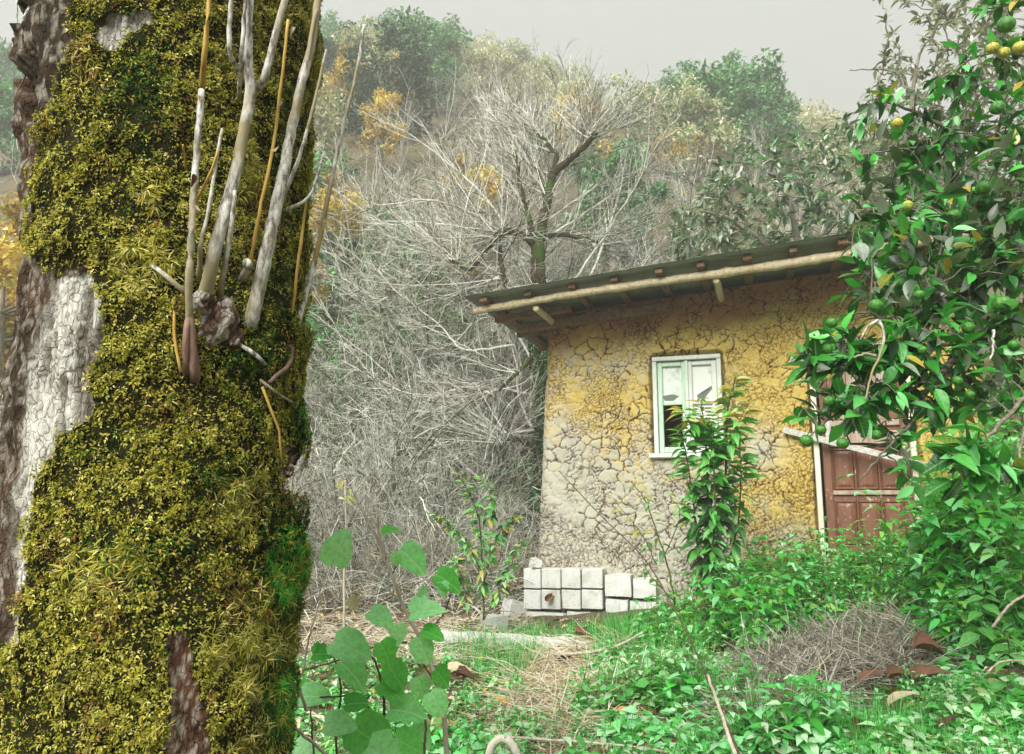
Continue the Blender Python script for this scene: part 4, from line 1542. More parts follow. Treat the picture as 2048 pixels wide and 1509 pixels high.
# --- leafless trees and shrubs: a few moulds, each standing many times on the slope
def bare_mould(name, label, cat, group, H, stems, lean, cols=TW, dens=1.0, trunk_h=0.0, thick=1.0, droop=0.0):
    t_ = thing(name, label, cat, (0, 0, 0), group)
    st = np.zeros((stems, 3))
    if trunk_h:
        mb = MB()
        tube1(mb, [(0, 0, -0.5), (0.05 * H, 0.02, trunk_h * 0.5), (0.0, 0.05, trunk_h)], 0.035 * H * thick, 0.022 * H * thick, 8, 10, None, 0.01)
        link('trunk', mb.mesh('trunk', grey_trunk), t_)
        st[:, 2] = trunk_h * rng.uniform(0.6, 1.0, stems)
    else:
        st[:, :2] = rng.normal(0, 0.12, (stems, 2))
        st[:, 2] = -0.15
    d = np.concatenate([rng.normal(0, lean, (stems, 2)), np.ones((stems, 1))], 1)
    A = grow(st, d, rng.uniform(0.6, 1.0, stems) * (H - trunk_h), 11, 0.07, 0.02, droop)
    mb = MB()
    add_twigs(mb, A, 0.0065 * H * thick, 0.0014 * H, 5, cols)
    link('stems', mb.mesh('stems', twig_m), t_)
    mb = MB()
    s, d, L, t = spawn(A, int(8 * dens), 0.15, 0.95, 0.75, (0.3, 0.65))
    Bq = grow(s, d, L, 7, 0.17, 0.03, droop)
    add_twigs(mb, Bq, 0.0022 * H * thick, 0.0008 * H, 3, cols)
    s, d, L, t = spawn(Bq, int(6 * dens), 0.1, 0.95, 0.8, (0.3, 0.6))
    Cq = grow(s, d, L, 5, 0.16, 0.03, droop)
    add_twigs(mb, Cq, 0.0008 * H * thick, 0.0005 * H, 3, cols)
    s, d, L, t = spawn(Cq, 3, 0.2, 0.95, 0.8, (0.4, 0.7))
    Dq = grow(s, d, L, 3, 0.16, 0.02)
    add_twigs(mb, Dq, 0.0008 * H * thick, 0.0005 * H, 3, cols)
    o = link('twigs', mb.mesh('twigs', twig_m, False), t_)
    o['kind'] = 'stuff'
    return t_


LEAF2 = leaf_tpl(0.55, 2, 0.2, 0.2)


def crown_mould(name, label, cat, group, H, W, cols, n, leaf, trunk_h=0.2, conic=False, clumps=40, p=None, seed=0):
    t_ = thing(name, label, cat, (0, 0, 0), group)
    mb = MB()
    tube1(mb, [(0, 0, -0.8), (0.1, 0, H * 0.25), (0, 0.1, H * 0.8)], 0.03 * H, 0.008 * H, 7, 10, None, 0.02)
    st = np.zeros((14, 3))
    st[:, 2] = rng.uniform(0.2, 0.7, 14) * H
    A = grow(st, np.concatenate([rng.normal(0, 1, (14, 2)), rng.uniform(0.2, 1, (14, 1))], 1), rng.uniform(0.3, 0.5, 14) * W, 6, 0.1)
    V, F = tubes(A, np.linspace(0.010, 0.003, 6)[None] * H * np.ones((14, 1)), 4)
    mb.add(V, F)
    link('trunk', mb.mesh('trunk', grey_trunk), t_)
    # clumps on an uneven shell, leaves around each clump
    u = rand_dirs(clumps)
    rad_ = rng.uniform(0.45, 1.0, clumps)
    hh = trunk_h * H
    C = u * rad_[:, None] * np.array([W / 2, W / 2, (H - hh) / 2]) + np.array([0, 0, hh + (H - hh) / 2])
    if conic:
        zf = rng.random(clumps) ** 1.4
        a = rng.uniform(0, 2 * math.pi, clumps)
        rr_ = (1 - zf) * W / 2 * rng.uniform(0.5, 1.05, clumps)
        C = np.stack([rr_ * np.cos(a), rr_ * np.sin(a), hh + zf * (H - hh)], 1)
    cs = rng.uniform(0.10, 0.2, clumps) * W
    ci = rng.integers(0, clumps, n)
    g3 = rng.normal(0, 1, (n, 3))
    g3 = unit(g3) * (rng.random((n, 1)) ** 0.4)
    pos = C[ci] + g3 * cs[ci][:, None] * np.array([1, 1, 0.7])
    nrm = unit(g3 + np.array([0, 0, 0.8])) + rand_dirs(n) * 0.5
    tint = rng.normal(1, 0.16, clumps)[ci]
    col = pick(cols, n, 0.15, p) * tint[:, None]
    mb = MB()
    scatter(mb, LEAF2, pos, rand_dirs(n) + g3 * 0.4, nrm, rng.uniform(0.7, 1.4, n) * leaf, np.clip(col, 0.003, 0.9))
    o = link('crown', mb.mesh('crown', crown_m, False), t_)
    return t_


crown_m = leaf_mat('tree_foliage', 0.6, 0.3, 0.25)
GRN = [(84, 142, 86), (116, 172, 114), (60, 106, 60), (150, 188, 140)]
YEL = [(222, 194, 92), (234, 212, 124), (206, 170, 70), (190, 172, 96)]
BEI = [(200, 198, 168), (214, 212, 186), (180, 176, 146), (168, 172, 140)]
DGR = [(34, 66, 34), (50, 84, 46), (70, 100, 66)]
MOULDS = {}
MOULDS['green'] = [crown_mould('evergreen_tree', 'hazy green tree on the wooded hillside', 'tree', 'green trees on the hillside', 7.5, 5.0, GRN, 5200, 0.30, 0.12, False, 46),
                   crown_mould('evergreen_tree', 'hazy green tree on the wooded hillside', 'tree', 'green trees on the hillside', 6.4, 5.2, GRN, 5200, 0.28, 0.05, False, 60)]
MOULDS['dark'] = [crown_mould('cedar_tree', 'dark green cedar among paler trees high on the hillside', 'tree', 'dark cedars on the hillside', 7.0, 5.4, DGR, 5200, 0.28, 0.08, False, 55)]
MOULDS['yellow'] = [crown_mould('yellow_tree', 'golden autumn tree on the wooded hillside', 'tree', 'golden trees on the hillside', 5.5, 4.2, YEL, 3800, 0.22, 0.25, False, 30),
                    crown_mould('yellow_tree', 'golden autumn tree on the wooded hillside', 'tree', 'golden trees on the hillside', 6.5, 3.6, YEL, 3200, 0.22, 0.3, False, 26)]
MOULDS['beige'] = [crown_mould('pale_tree', 'pale beige tree fading into mist on the hillside', 'tree', 'pale misty trees on the hillside', 6.0, 5.0, BEI, 3600, 0.26, 0.15, False, 40),
                   crown_mould('pale_tree', 'pale beige tree fading into mist on the hillside', 'tree', 'pale misty trees on the hillside', 7.0, 4.6, BEI + GRN[:1], 3600, 0.26, 0.15, False, 40)]
MOULDS['bare'] = [bare_mould('leafless_tree', 'leafless grey tree standing on the wooded hillside', 'tree', 'leafless trees on the hillside', 7.0, 9, 0.35, TW, 0.9, 1.6, 0.8),
                  bare_mould('leafless_tree', 'leafless grey tree standing on the wooded hillside', 'tree', 'leafless trees on the hillside', 6.0, 11, 0.45, TW, 0.9, 1.0, 0.8)]
MOULDS['shrub'] = [bare_mould('leafless_shrub', 'tangled leafless shrub with pale twigs left of the mud house', 'shrub', 'leafless shrubs left of the house', 3.2, 12, 0.5, TW, 1.25, 0, 0.85, 0.07),
                   bare_mould('leafless_shrub', 'tangled leafless shrub with pale twigs left of the mud house', 'shrub', 'leafless shrubs left of the house', 3.6, 10, 0.7, TW, 1.25, 0, 0.9, 0.11),
                   bare_mould('leafless_shrub', 'tangled leafless shrub with pale twigs left of the mud house', 'shrub', 'leafless shrubs left of the house', 2.6, 14, 0.8, TW, 1.25, 0, 0.95, 0.13)]
MOULDS['green_shrub'] = [crown_mould('green_shrub', 'dull green shrub low among the leafless shrubs', 'shrub', 'green shrubs among the leafless ones', 1.3, 1.5, [(60, 120, 52), (96, 168, 86), (44, 84, 38), (130, 190, 116)], 1500, 0.075, 0.02, False, 26)]
REG = []


def plant(kind, x, y, sc=1.0, k=None, sink=0.0, label=None, group=None):
    ms = MOULDS[kind]
    m = ms[rng.integers(len(ms)) if k is None else k]
    loc = (x, y, float(terrain(x, y)) - sink)
    o = copy_thing(m, loc, rng.uniform(0, 6.28), (sc * rng.uniform(0.9, 1.1), sc * rng.uniform(0.9, 1.12)), label, group)
    REG.append((o, kind))
    return o


# what grows where on the far slope (photograph pixels -> kind)
SEED = [('green', 640, 130), ('green', 690, 300), ('green', 620, 330), ('green', 830, 90), ('green', 780, 120), ('dark', 730, 180), ('dark', 700, 150),
        ('green', 880, 60), ('yellow', 720, 235), ('yellow', 735, 115), ('yellow', 790, 215), ('yellow', 760, 330), ('yellow', 690, 220), ('yellow', 1290, 300), ('yellow', 1220, 290), ('yellow', 1340, 350), ('yellow', 900, 500), ('beige', 820, 170), ('bare', 800, 250),
        ('beige', 960, 110), ('bare', 900, 150), ('bare', 1000, 180), ('beige', 1060, 160), ('bare', 1100, 220), ('beige', 1180, 200), ('yellow', 1250, 275), ('bare', 1260, 220),
        ('beige', 1300, 220), ('yellow', 1310, 285), ('yellow', 1370, 335), ('yellow', 1400, 350), ('beige', 1350, 260), ('green', 1480, 245), ('green', 1450, 290), ('green', 1540, 225),
        ('green', 1420, 240), ('beige', 1440, 210), ('beige', 1520, 190), ('beige', 1600, 240), ('beige', 1650, 290), ('bare', 850, 350), ('bare', 950, 330), ('bare', 700, 400), ('bare', 1200, 350), ('beige', 1280, 400),
        ('bare', 1280, 330), ('green', 640, 230), ('bare', 760, 420), ('green', 20, 300), ('yellow', 0, 500), ('bare', 10, 700), ('green', 500, 200), ('beige', 1750, 330), ('green', 1850, 330), ('beige', 2000, 330)]
sk = [k for k, _, _ in SEED]
sp = np.array([(a, b) for _, a, b in SEED], float)
pts = []
for Yd in (17, 21, 25, 30, 35, 41, 48, 56, 65, 75, 86, 97, 110, 125, 138):
    step = 1.9 + 0.024 * Yd
    xa, xb = -0.34 * Yd, 0.60 * Yd
    for x in np.arange(xa, xb, step):
        pts.append((x + rng.uniform(-0.4, 0.4) * step, Yd + rng.uniform(-0.4, 0.4) * (1 + Yd * 0.08)))
for Yd in (20, 30, 45):                                   # the sliver seen left of the trunk
    for x in np.arange(-0.78 * Yd, -0.6 * Yd, 3.0):
        pts.append((x, Yd))
for x, y in pts:
    a = x / y
    R = np.interp(a, RA, RR)
    if y > R + 3:
        continue
    P, _ = project(np.array([[x, y, float(terrain(x, y)) + 3.0]]))
    if P[0, 0] > 1560 and P[0, 1] > 420:
        continue
    dd2 = np.hypot(*(sp - P[0] + rng.normal(0, 22, 2)).T)
    kind = sk[int(np.argmin(dd2))]
    if y < 26:
        kind = 'bare' if rng.random() < 0.7 else ('beige' if rng.random() < 0.5 else 'green')
    plant(kind, x, y, (0.55 if y < 26 else 0.70 + 0.0020 * y), None, 0.4)
# golden tree just behind the mossy trunk, and two more near by
for (px_t, py_t, Yt, sc) in ((650, 440, 15.0, 0.42), (600, 560, 14.0, 0.30), (925, 520, 15.0, 0.22), (710, 245, 34, 0.75), (5, 560, 12, 0.6), (8, 720, 13, 0.5)):
    p = at(px_t, py_t, Yt)
    o = copy_thing(MOULDS['yellow'][0], (p[0], p[1], p[2] - 3.4 * sc), rng.uniform(0, 6), sc, None, 'golden trees near the trunk')
    REG.append((o, 'gold'))
# golden trees one can pick out on the far slope
for (px_t, py_t) in ((735, 118), (715, 240), (690, 215), (745, 250), (790, 215), (770, 190), (1240, 278), (1300, 288), (1270, 300), (1375, 340), (1405, 358), (1345, 345), (1320, 262), (760, 335), (930, 505), (860, 200)):
    gp = ground_at(px_t, py_t + 24, 18, 130)
    plant('yellow', gp[0], gp[1], 0.40 + 0.0035 * gp[1], None, 0.2)
# the thicket left of the house
for (px_s, Ys, sc, k) in ((640, 9.5, 0.95, 0), (720, 10.5, 1.0, 1), (800, 10.2, 0.95, 2), (880, 11.0, 1.05, 0), (950, 10.6, 0.9, 1), (1010, 12.4, 1.0, 2),
                          (600, 11.5, 1.15, 1), (690, 12.3, 1.1, 0), (780, 12.6, 1.15, 2), (860, 13.2, 1.1, 1), (950, 13.0, 1.15, 0), (1040, 13.5, 1.2, 1),
                          (640, 14.5, 1.1, 2), (740, 15.2, 1.2, 1), (840, 15.5, 1.2, 0), (930, 15.8, 1.2, 2), (1010, 16.2, 1.2, 0), (1110, 14.5, 1.1, 1), (1180, 15.2, 1.2, 0), (1260, 15.5, 1.2, 1),
                          (930, 9.6, 0.6, 2), (830, 9.2, 0.6, 0), (700, 8.9, 0.6, 2), (985, 9.7, 0.45, 1), (15, 9.0, 0.9, 1), (0, 11.0, 1.1, 0)):
    x = (px_s - 1024) / FPX * Ys + rng.normal(0, 0.12)
    plant('shrub', x, Ys, sc, k, 0.05)
for (px_s, py_s, Ys, sc) in ((630, 700, 13, 0.7), (690, 720, 13.5, 0.6), (780, 720, 14, 0.7), (770, 610, 16, 0.8), (600, 690, 12, 0.6), (740, 850, 11, 0.6), (640, 820, 11, 0.6), (680, 600, 15, 0.8), (850, 780, 12, 0.4), (1000, 1040, 9.6, 0.7), (1050, 1010, 9.3, 0.6), (900, 1060, 9.4, 0.6), (840, 1090, 8.6, 0.5), (660, 760, 12.5, .7), (720, 800, 12, .6), (820, 640, 15, .8), (760, 560, 17, .8), (900, 700, 14, .6), (620, 900, 10, .6), (700, 950, 9.4, .5), (780, 1000, 9.0, .5), (950, 1100, 9.2, .6), (640, 640, 14, .7), (860, 900, 10.5, .5)):
    gp = ground_at(px_s, py_s + 25, 8.8, 40)
    plant('green_shrub', gp[0], gp[1], sc * gp[1] / 9.0, 0, 0.05)
# dark shrubs beyond the right end of the house
for (xs_, ys_, sc) in ((5.0, 7.2, 1.5), (5.4, 6.4, 1.4), (4.9, 6.0, 1.0), (5.8, 7.4, 1.7)):
    plant('green_shrub', xs_, ys_, sc, 0, 0.1)
# moulds themselves go out as one more specimen each, on the crest
mx = -12.0
for kind, ms in MOULDS.items():
    for m in ms:
        if kind in ('shrub',):
            x, y, s = -2.2 - 0.4 * ms.index(m), 10.6 + 0.5 * ms.index(m), 0.9
        elif kind == 'green_shrub':
            x, y, s = -1.9, 10.0, 0.7
        else:
            x, y, s = mx, 52.0, 0.6
            mx += 2.6
        m.matrix_basis = Matrix.Translation(Vector((x, y, float(terrain(x, y)) - 0.3))) @ Matrix.Scale(s, 4)
        REG.append((m, kind))

# every specimen gets a label that says where on the slope it stands
ORD = ['first', 'second', 'third', 'fourth', 'fifth', 'sixth', 'seventh', 'eighth', 'ninth', 'tenth', 'eleventh', 'twelfth', 'thirteenth', 'fourteenth', 'fifteenth']
LOOK = {'green': 'hazy green tree', 'dark': 'dark green cedar', 'yellow': 'golden autumn tree', 'beige': 'pale beige tree', 'bare': 'leafless grey tree', 'shrub': 'tangled leafless shrub', 'green_shrub': 'dull green shrub', 'gold': 'small golden tree'}
bins = {}
for o, kind in REG:
    l = o.matrix_basis.translation
    P, _ = project(np.array([[l.x, l.y, l.z + 2.0]]))
    x = P[0, 0]
    col = ('left of mossy trunk' if x < 40 else 'behind the mossy trunk' if x < 600 else 'just right of the mossy trunk' if x < 760 else 'between trunk and pollard' if x < 960
           else 'behind the pollarded tree' if x < 1180 else 'above the roof' if x < 1480 else 'right of roof middle' if x < 1700 else 'behind the citrus tree')
    row = ('in the nearest row' if l.y < 12 else 'low on the slope' if l.y < 24 else 'midway up the slope' if l.y < 50 else 'high on the slope' if l.y < 82 else 'on the far crest')
    bins.setdefault((kind, col, row), []).append((x, o))
for (kind, col, row), lst in bins.items():
    lst.sort(key=lambda q: q[0])
    for i, (x, o) in enumerate(lst):
        o['label'] = LOOK[kind] + ' ' + row + ' ' + col + ('' if len(lst) == 1 else ', ' + ORD[min(i, 14)] + ' from left')

# dense low brush of dry canes on the near slope
mb = MB()
nb_ = 3100
yy = rng.uniform(8.2, 17, nb_)
aa = rng.uniform(-0.30, 0.05, nb_)
xx = aa * yy
ok = ~((xx > 0.0) & (yy < 9.2))
xx, yy = xx[ok], yy[ok]
st = np.stack([xx, yy, terrain(xx, yy)], 1)
d = np.concatenate([rng.normal(0, 0.9, (len(xx), 2)), rng.uniform(0.2, 1.0, (len(xx), 1))], 1)
W = grow(st, d, rng.uniform(0.4, 1.5, len(xx)), 6, 0.16, 0.0, 0.28)
add_twigs(mb, W, 0.0055, 0.002, 3, TW + [(190, 176, 132), (120, 106, 82)])
s, d, L, t = spawn(W, 3, 0.2, 0.95, 0.9, (0.25, 0.55))
add_twigs(mb, grow(s, d, L, 4, 0.16, 0.0, 0.1), 0.003, 0.0015, 3, TW + [(190, 176, 132), (120, 106, 82)])
brush = link('dry_brush', mb.mesh('dry_brush', twig_m, False))
tag(brush, 'dense tangle of dry canes and twigs on the slope left of the house', 'brush', None, 'stuff')

# --- big-leaved evergreen behind the roof and the tall thin-crowned tree at the upper right
BIGL = leaf_tpl(0.36, 3, 0.12, 0.35)


def leaf_single(tpl, mat, name):
    mb = MB()
    mb.add(*tpl)
    return mb.mesh(name, mat)


def put_leaves(parent, me, pos, d, nrm, size, name='leaf'):
    R = frames(np.asarray(d, float), np.asarray(nrm, float))
    size = np.broadcast_to(np.asarray(size, float), (len(pos),))
    for i in range(len(pos)):
        M = Matrix.Translation(Vector(pos[i])) @ Matrix(R[i].tolist()).to_4x4() @ Matrix.Scale(float(size[i]), 4)
        link(name, me if not isinstance(me, list) else me[i % len(me)], parent, M)


def rosette_tree(name, label, cat, poly, Y, dY, n_ros, per, leaf, cols, single_cols, base, trunk_pts, n_single=240, keep=None, rough=0.4):
    """evergreen whose leaves stand in rosettes at the twig ends; poly outlines the crown as seen in the photograph"""
    root = thing(name, label, cat, base)
    mb = MB()
    nodes = []
    for pts_, r0, r1 in trunk_pts:
        P = tube1(mb, pts_, r0, r1, 8, 18, None, 0.006)
        nodes += list(P)
    nodes = np.array(nodes)
    poly = np.array(poly, float)
    lo, hi = poly.min(0), poly.max(0)
    c = []
    while len(c) < n_ros:
        q = rng.uniform(lo, hi, (400, 2))
        q = q[in_poly(q, poly)]
        for x, y in q:
            if keep is None or rng.random() < keep(x, y):
                c.append(at(x, y, Y + rng.uniform(-dY, dY) ))
    c = np.array(c[:n_ros])
    # connect rosettes to the skeleton
    tw = MB()
    order = np.argsort(np.min(np.linalg.norm(c[:, None] - nodes[None], axis=2), 1))
    sk_ = [n for n in nodes]
    A, B = [], []
    for i in order:
        arr = np.array(sk_)
        j = int(np.argmin(np.linalg.norm(arr - c[i], axis=1)))
        A.append(arr[j]); B.append(c[i])
        sk_.append((arr[j] + c[i]) / 2); sk_.append(c[i])
    A, B = np.array(A), np.array(B)
    t5 = np.linspace(0, 1, 5)[None, :, None]
    Pq = A[:, None] * (1 - t5) + B[:, None] * t5 + rng.normal(0, 0.02, (len(A), 5, 3)) * (t5 * (1 - t5) * 4)
    V, F = tubes(Pq, np.linspace(0.012, 0.004, 5)[None] * np.ones((len(A), 1)), 4)
    mb.add(V, F)
    link('trunk', mb.mesh('trunk', grey_trunk), root)
    cc = B
    N_ = len(cc) * per
    ax_ = unit(B - A + np.array([0, 0, 0.15]))
    ri = np.repeat(np.arange(len(cc)), per)
    d = ax_[ri] * rng.uniform(0.1, 0.9, (N_, 1)) + rand_dirs(N_) * 0.9
    pos = cc[ri] - ax_[ri] * rng.uniform(0, 0.6, (N_, 1)) * leaf
    nrm = np.array([0, 0, 1.0]) + ax_[ri] * 0.4 + rand_dirs(N_) * 0.5
    size = rng.uniform(0.6, 1.2, N_) * leaf
    dist = np.linalg.norm(pos - EYE, axis=1)
    o = np.argsort(dist)
    s_, r_ = o[:n_single], o[n_single:]
    me = leaf_single(BIGL, leaf_mat(name + '_leaf', rough, 0.5, 0.2, single_cols, single_cols[-1]), 'leaf')
    put_leaves(root, me, pos[s_], d[s_], nrm[s_], size[s_])
    mb = MB()
    scatter(mb, BIGL, pos[r_], d[r_], nrm[r_], size[r_], pick(cols, len(r_), 0.18))
    o = link('crown', mb.mesh('crown', leaf_mat(name + '_crown', rough, 0.5, 0.2)), root)
    o['kind'] = 'stuff'
    return root


LQ = [(84, 118, 80), (120, 146, 114), (56, 88, 52), (160, 176, 152), (196, 204, 186), (130, 178, 126)]
p0 = at(1620, 700, 12.5)
rosette_tree('loquat_tree', 'broad evergreen tree with large dull green leaves behind the roof', 'tree',
             [(1325, 520), (1340, 430), (1400, 390), (1450, 300), (1530, 280), (1600, 260), (1690, 230), (1760, 250), (1900, 300), (2040, 380), (2080, 560), (1700, 540)], 12.5, 1.1, 760, 9, 0.19, LQ,
             [(88, 124, 82), (126, 152, 118), (62, 98, 56), (174, 186, 164), (200, 206, 190)], (p0[0], 12.5, float(terrain(p0[0], 12.5))),
             [([at(1620, 900, 12.5), at(1615, 650, 12.5), at(1600, 520, 12.4), at(1580, 400, 12.2)], .12, .04), ([at(1610, 560, 12.4), at(1480, 450, 12.2), at(1400, 420, 12)], .06, .02), ([at(1612, 560, 12.4), at(1750, 420, 12.2), at(1820, 330, 12)], .06, .02)], 260)
p0 = at(1900, 600, 9.5)
rosette_tree('thin_crowned_tree', 'tall thin crowned tree with small greyed leaves against the sky at upper right', 'tree',
             [(1755, -60), (1760, 60), (1745, 160), (1715, 215), (1700, 300), (1720, 420), (1800, 480), (2080, 500), (2080, -60)], 8.6, 0.8, 620, 9, 0.115, [(120, 128, 106), (160, 166, 142), (100, 120, 86), (196, 200, 182)],
             [(120, 132, 106), (166, 172, 148), (104, 126, 88), (196, 200, 180)], (p0[0], 9.2, float(terrain(p0[0], 9.2))),
             [([at(1925, 700, 9.2), at(1900, 480, 9), at(1850, 330, 8.8), at(1825, 230, 8.7), at(1835, 120, 8.6), at(1870, 60, 8.5)], .05, .012), ([at(1830, 200, 8.7), at(1790, 145, 8.6), at(1700, 140, 8.5)], .02, .006),
              ([at(1850, 330, 8.8), at(1930, 240, 8.6), at(2020, 120, 8.6)], .03, .01)], 180,
             lambda x, y: 0.15 + 0.85 * sm(x - 0.35 * (y - 200) * 0 + 0.5 * np.clip(y, 0, 400), 1780, 2000))

herb_m = leaf_mat('nettle_leaves', 0.42, 0.55, 0.4)

# ================================================================== CITRUS TREE (right foreground)
cit_cols = [(32, 92, 28), (54, 146, 44), (80, 182, 70), (38, 110, 34), (126, 212, 132), (66, 162, 56), (26, 76, 26)]
cit_m = leaf_mat('citrus_leaf', 0.30, 0.6, 0.25, cit_cols, (120, 176, 104))
cit_d = leaf_mat('dusty_citrus_leaf', 0.36, 0.7, 0.12, [(116, 132, 112), (160, 170, 152), (90, 112, 84), (130, 176, 130), (190, 198, 184)], (180, 196, 172))
cit_y = leaf_mat('yellowing_citrus_leaf', 0.4, 0.5, 0.3, [(150, 150, 46), (186, 166, 70), (96, 140, 48)], (210, 196, 120))
cit_tpls = [leaf_tpl(0.44, 6, 0.16, 0.18), leaf_tpl(0.40, 6, 0.30, 0.30), leaf_tpl(0.48, 6, 0.08, 0.10, 0, 0.8, None, 0.3)]
cit_me = [leaf_single(t, cit_m, 'leaf') for t in cit_tpls]
dus_me = [leaf_single(t, cit_d, 'leaf') for t in cit_tpls]
yel_me = [leaf_single(t, cit_y, 'leaf') for t in cit_tpls]
cit_bark = wood_mat('citrus_bark', (70, 60, 46), (150, 144, 126), 40, (1, 1, 1), 0.85, 0.4, 0.003)
base = at(2330, 1300, 3.1)
citrus = thing('citrus_tree', 'citrus tree with glossy green leaves and unripe oranges overhanging the door', 'tree', (base[0], 3.1, float(terrain(base[0], 3.1))))
BR = [
    ([(2330, 1500), (2320, 1000), (2290, 700), (2260, 480), (2240, 200), (2220, 0)], 3.1, 3.0, .055, .03),
    ([(2270, 520), (2150, 330), (2048, 287), (1960, 282), (1900, 260), (1830, 225), (1760, 200)], 3.0, 2.9, .022, .004),
    ([(1920, 275), (1860, 290), (1790, 300), (1720, 312)], 2.95, 2.9, .007, .003),
    ([(2280, 640), (2150, 560), (2048, 490), (1960, 560), (1860, 610), (1780, 640), (1740, 625)], 2.9, 2.6, .022, .004),
    ([(2290, 720), (2150, 640), (2048, 655), (1960, 690), (1900, 730), (1850, 790), (1800, 880), (1700, 890)], 2.9, 2.6, .024, .004),
    ([(2270, 560), (2150, 480), (2030, 488), (1940, 498), (1860, 520), (1790, 535)], 3.1, 3.0, .02, .005),
    ([(1860, 610), (1800, 650), (1760, 720), (1735, 760), (1690, 850)], 2.6, 2.5, .007, .003),
    ([(1960, 690), (1880, 690), (1800, 700), (1700, 730), (1620, 750)], 2.6, 2.5, .008, .003),
    ([(2150, 640), (2060, 780), (2000, 850), (1950, 900), (1930, 960)], 2.6, 2.3, .010, .003),
    ([(1850, 790), (1820, 850), (1770, 900), (1720, 960)], 2.6, 2.5, .006, .003),
    ([(2240, 200), (2130, 130), (2040, 110), (1960, 110), (1880, 160)], 3.0, 2.9, .012, .003),
    ([(2230, 60), (2120, 20), (2030, 10), (1960, 20)], 3.0, 2.9, .010, .003),
    ([(2048, 400), (1980, 420), (1900, 430), (1800, 420), (1720, 440)], 2.95, 2.8, .009, .003),
    ([(2200, 420), (2120, 390), (2048, 400)], 3.0, 2.95, .014, .009),
    ([(1850, 790), (1780, 800), (1690, 820), (1620, 870)], 2.6, 2.5, .006, .003),
    ([(2060, 780), (2040, 900), (2030, 960)], 2.5, 2.3, .006, .003),
]
nodes = []
for pts, Y0, Y1, r0, r1 in BR:
    n = len(pts)
    P = [at(x, y, Y0 + (Y1 - Y0) * i / (n - 1)) for i, (x, y) in enumerate(pts)]
    mb = MB()
    Q = tube1(mb, P, r0, r1, 8, 26, None, 0.002)
    link('branch' if r0 < 0.05 else 'trunk', mb.mesh('branch', cit_bark), citrus)
    nodes += list(Q)
nodes = np.array(nodes)
nodes = nodes[project(nodes)[0][:, 0] < 2150]
# leaf clusters: (polygon, count of twigs, leaf length m, share dusty)
CL = [
    ([(1690, 480), (1760, 440), (1900, 430), (2060, 470), (2060, 620), (1900, 660), (1760, 640), (1660, 620), (1700, 560)], 125, 0.09, 0.42, (2.5, 3.1)),
    ([(1600, 690), (1680, 650), (1800, 660), (1850, 760), (1800, 860), (1700, 850), (1600, 860), (1590, 800)], 84, 0.085, 0.10, (2.4, 2.75)),
    ([(1800, 640), (2060, 600), (2060, 780), (1960, 830), (1840, 860), (1800, 800)], 64, 0.085, 0.2, (2.4, 2.9)),
    ([(1680, 420), (1700, 300), (1850, 280), (2060, 270), (2060, 470), (1850, 460), (1700, 470)], 70, 0.085, 0.40, (2.8, 3.1)),
    ([(1690, 200), (1800, 180), (1950, 130), (2060, 60), (2060, 280), (1850, 290), (1690, 300)], 46, 0.075, 0.25, (2.8, 3.05)),
    ([(1900, 20), (2060, -10), (2060, 120), (1960, 150), (1880, 100)], 9, 0.075, 0.1, (2.8, 3.05)),
    ([(1890, 870), (2010, 860), (2030, 960), (1960, 990), (1900, 960)], 11, 0.11, 0.0, (2.25, 2.4)),
    ([(1900, 300), (2070, 260), (2070, 720), (1960, 700), (1890, 480)], 62, 0.085, 0.35, (2.45, 3.0)),
    ([(1720, 900), (1860, 860), (1850, 980), (1760, 960)], 3, 0.085, 0.05, (2.45, 2.6)),
]
L_pos, L_d, L_n, L_s, L_k = [], [], [], [], []
tw = MB()
for poly, cnt, ln, dusty, (ya, yb) in CL:
    poly = np.array(poly, float)
    got = 0
    while got < cnt:
        q = rng.uniform(poly.min(0), poly.max(0))
        if not in_poly(q[None], poly)[0]:
            continue
        got += 1
        e = at(q[0], q[1], rng.uniform(ya, yb))
        j = int(np.argmin(np.linalg.norm(nodes - e, axis=1)))
        s = nodes[j]
        t5 = np.linspace(0, 1, 7)[:, None]
        bend = np.array([0, 0, 0.04]) * np.sin(t5 * math.pi)
        Pq = s * (1 - t5) + e * t5 + bend + rng.normal(0, 0.004, (7, 3)) * (t5 > 0.05)
        V, F = tubes(Pq[None], np.linspace(0.0035, 0.0014, 7)[None], 5)
        tw.add(V, F)
        ax_ = unit(e - s + np.array([-0.05, 0, -0.02]))
        k = rng.integers(4, 8)
        for i in range(k):
            f = i / k * 0.14
            pos = e - ax_ * f * (0.8 + rng.random() * 0.4)
            L_pos.append(pos)
            L_d.append(ax_ * rng.uniform(0.15, 0.9) + unit(rng.normal(0, 1, 3)) * 0.8 + np.array([0, 0, -0.12]))
            L_n.append(np.array([0, -0.15, 1.0]) + rng.normal(0, 0.45, 3))
            L_s.append(ln * rng.uniform(0.65, 1.2))
            rr_ = rng.random()
            L_k.append(1 if rr_ < dusty else (2 if rr_ > 0.965 else 0))
o = link('twigs', tw.mesh('twigs', cit_bark), citrus)
o['kind'] = 'stuff'
L_pos, L_d, L_n, L_s, L_k = map(np.array, (L_pos, L_d, L_n, L_s, L_k))
px_l, _ = project(L_pos)
vis = (px_l[:, 0] < 2060)
o_ = np.argsort(-(L_s / np.linalg.norm(L_pos - EYE, axis=1)) * vis)
own, rest = o_[:298], o_[298:]
for kk, mes in ((0, cit_me), (1, dus_me), (2, yel_me)):
    i = own[L_k[own] == kk]
    if len(i):
        put_leaves(citrus, mes, L_pos[i], L_d[i], L_n[i], L_s[i])
mb = MB()
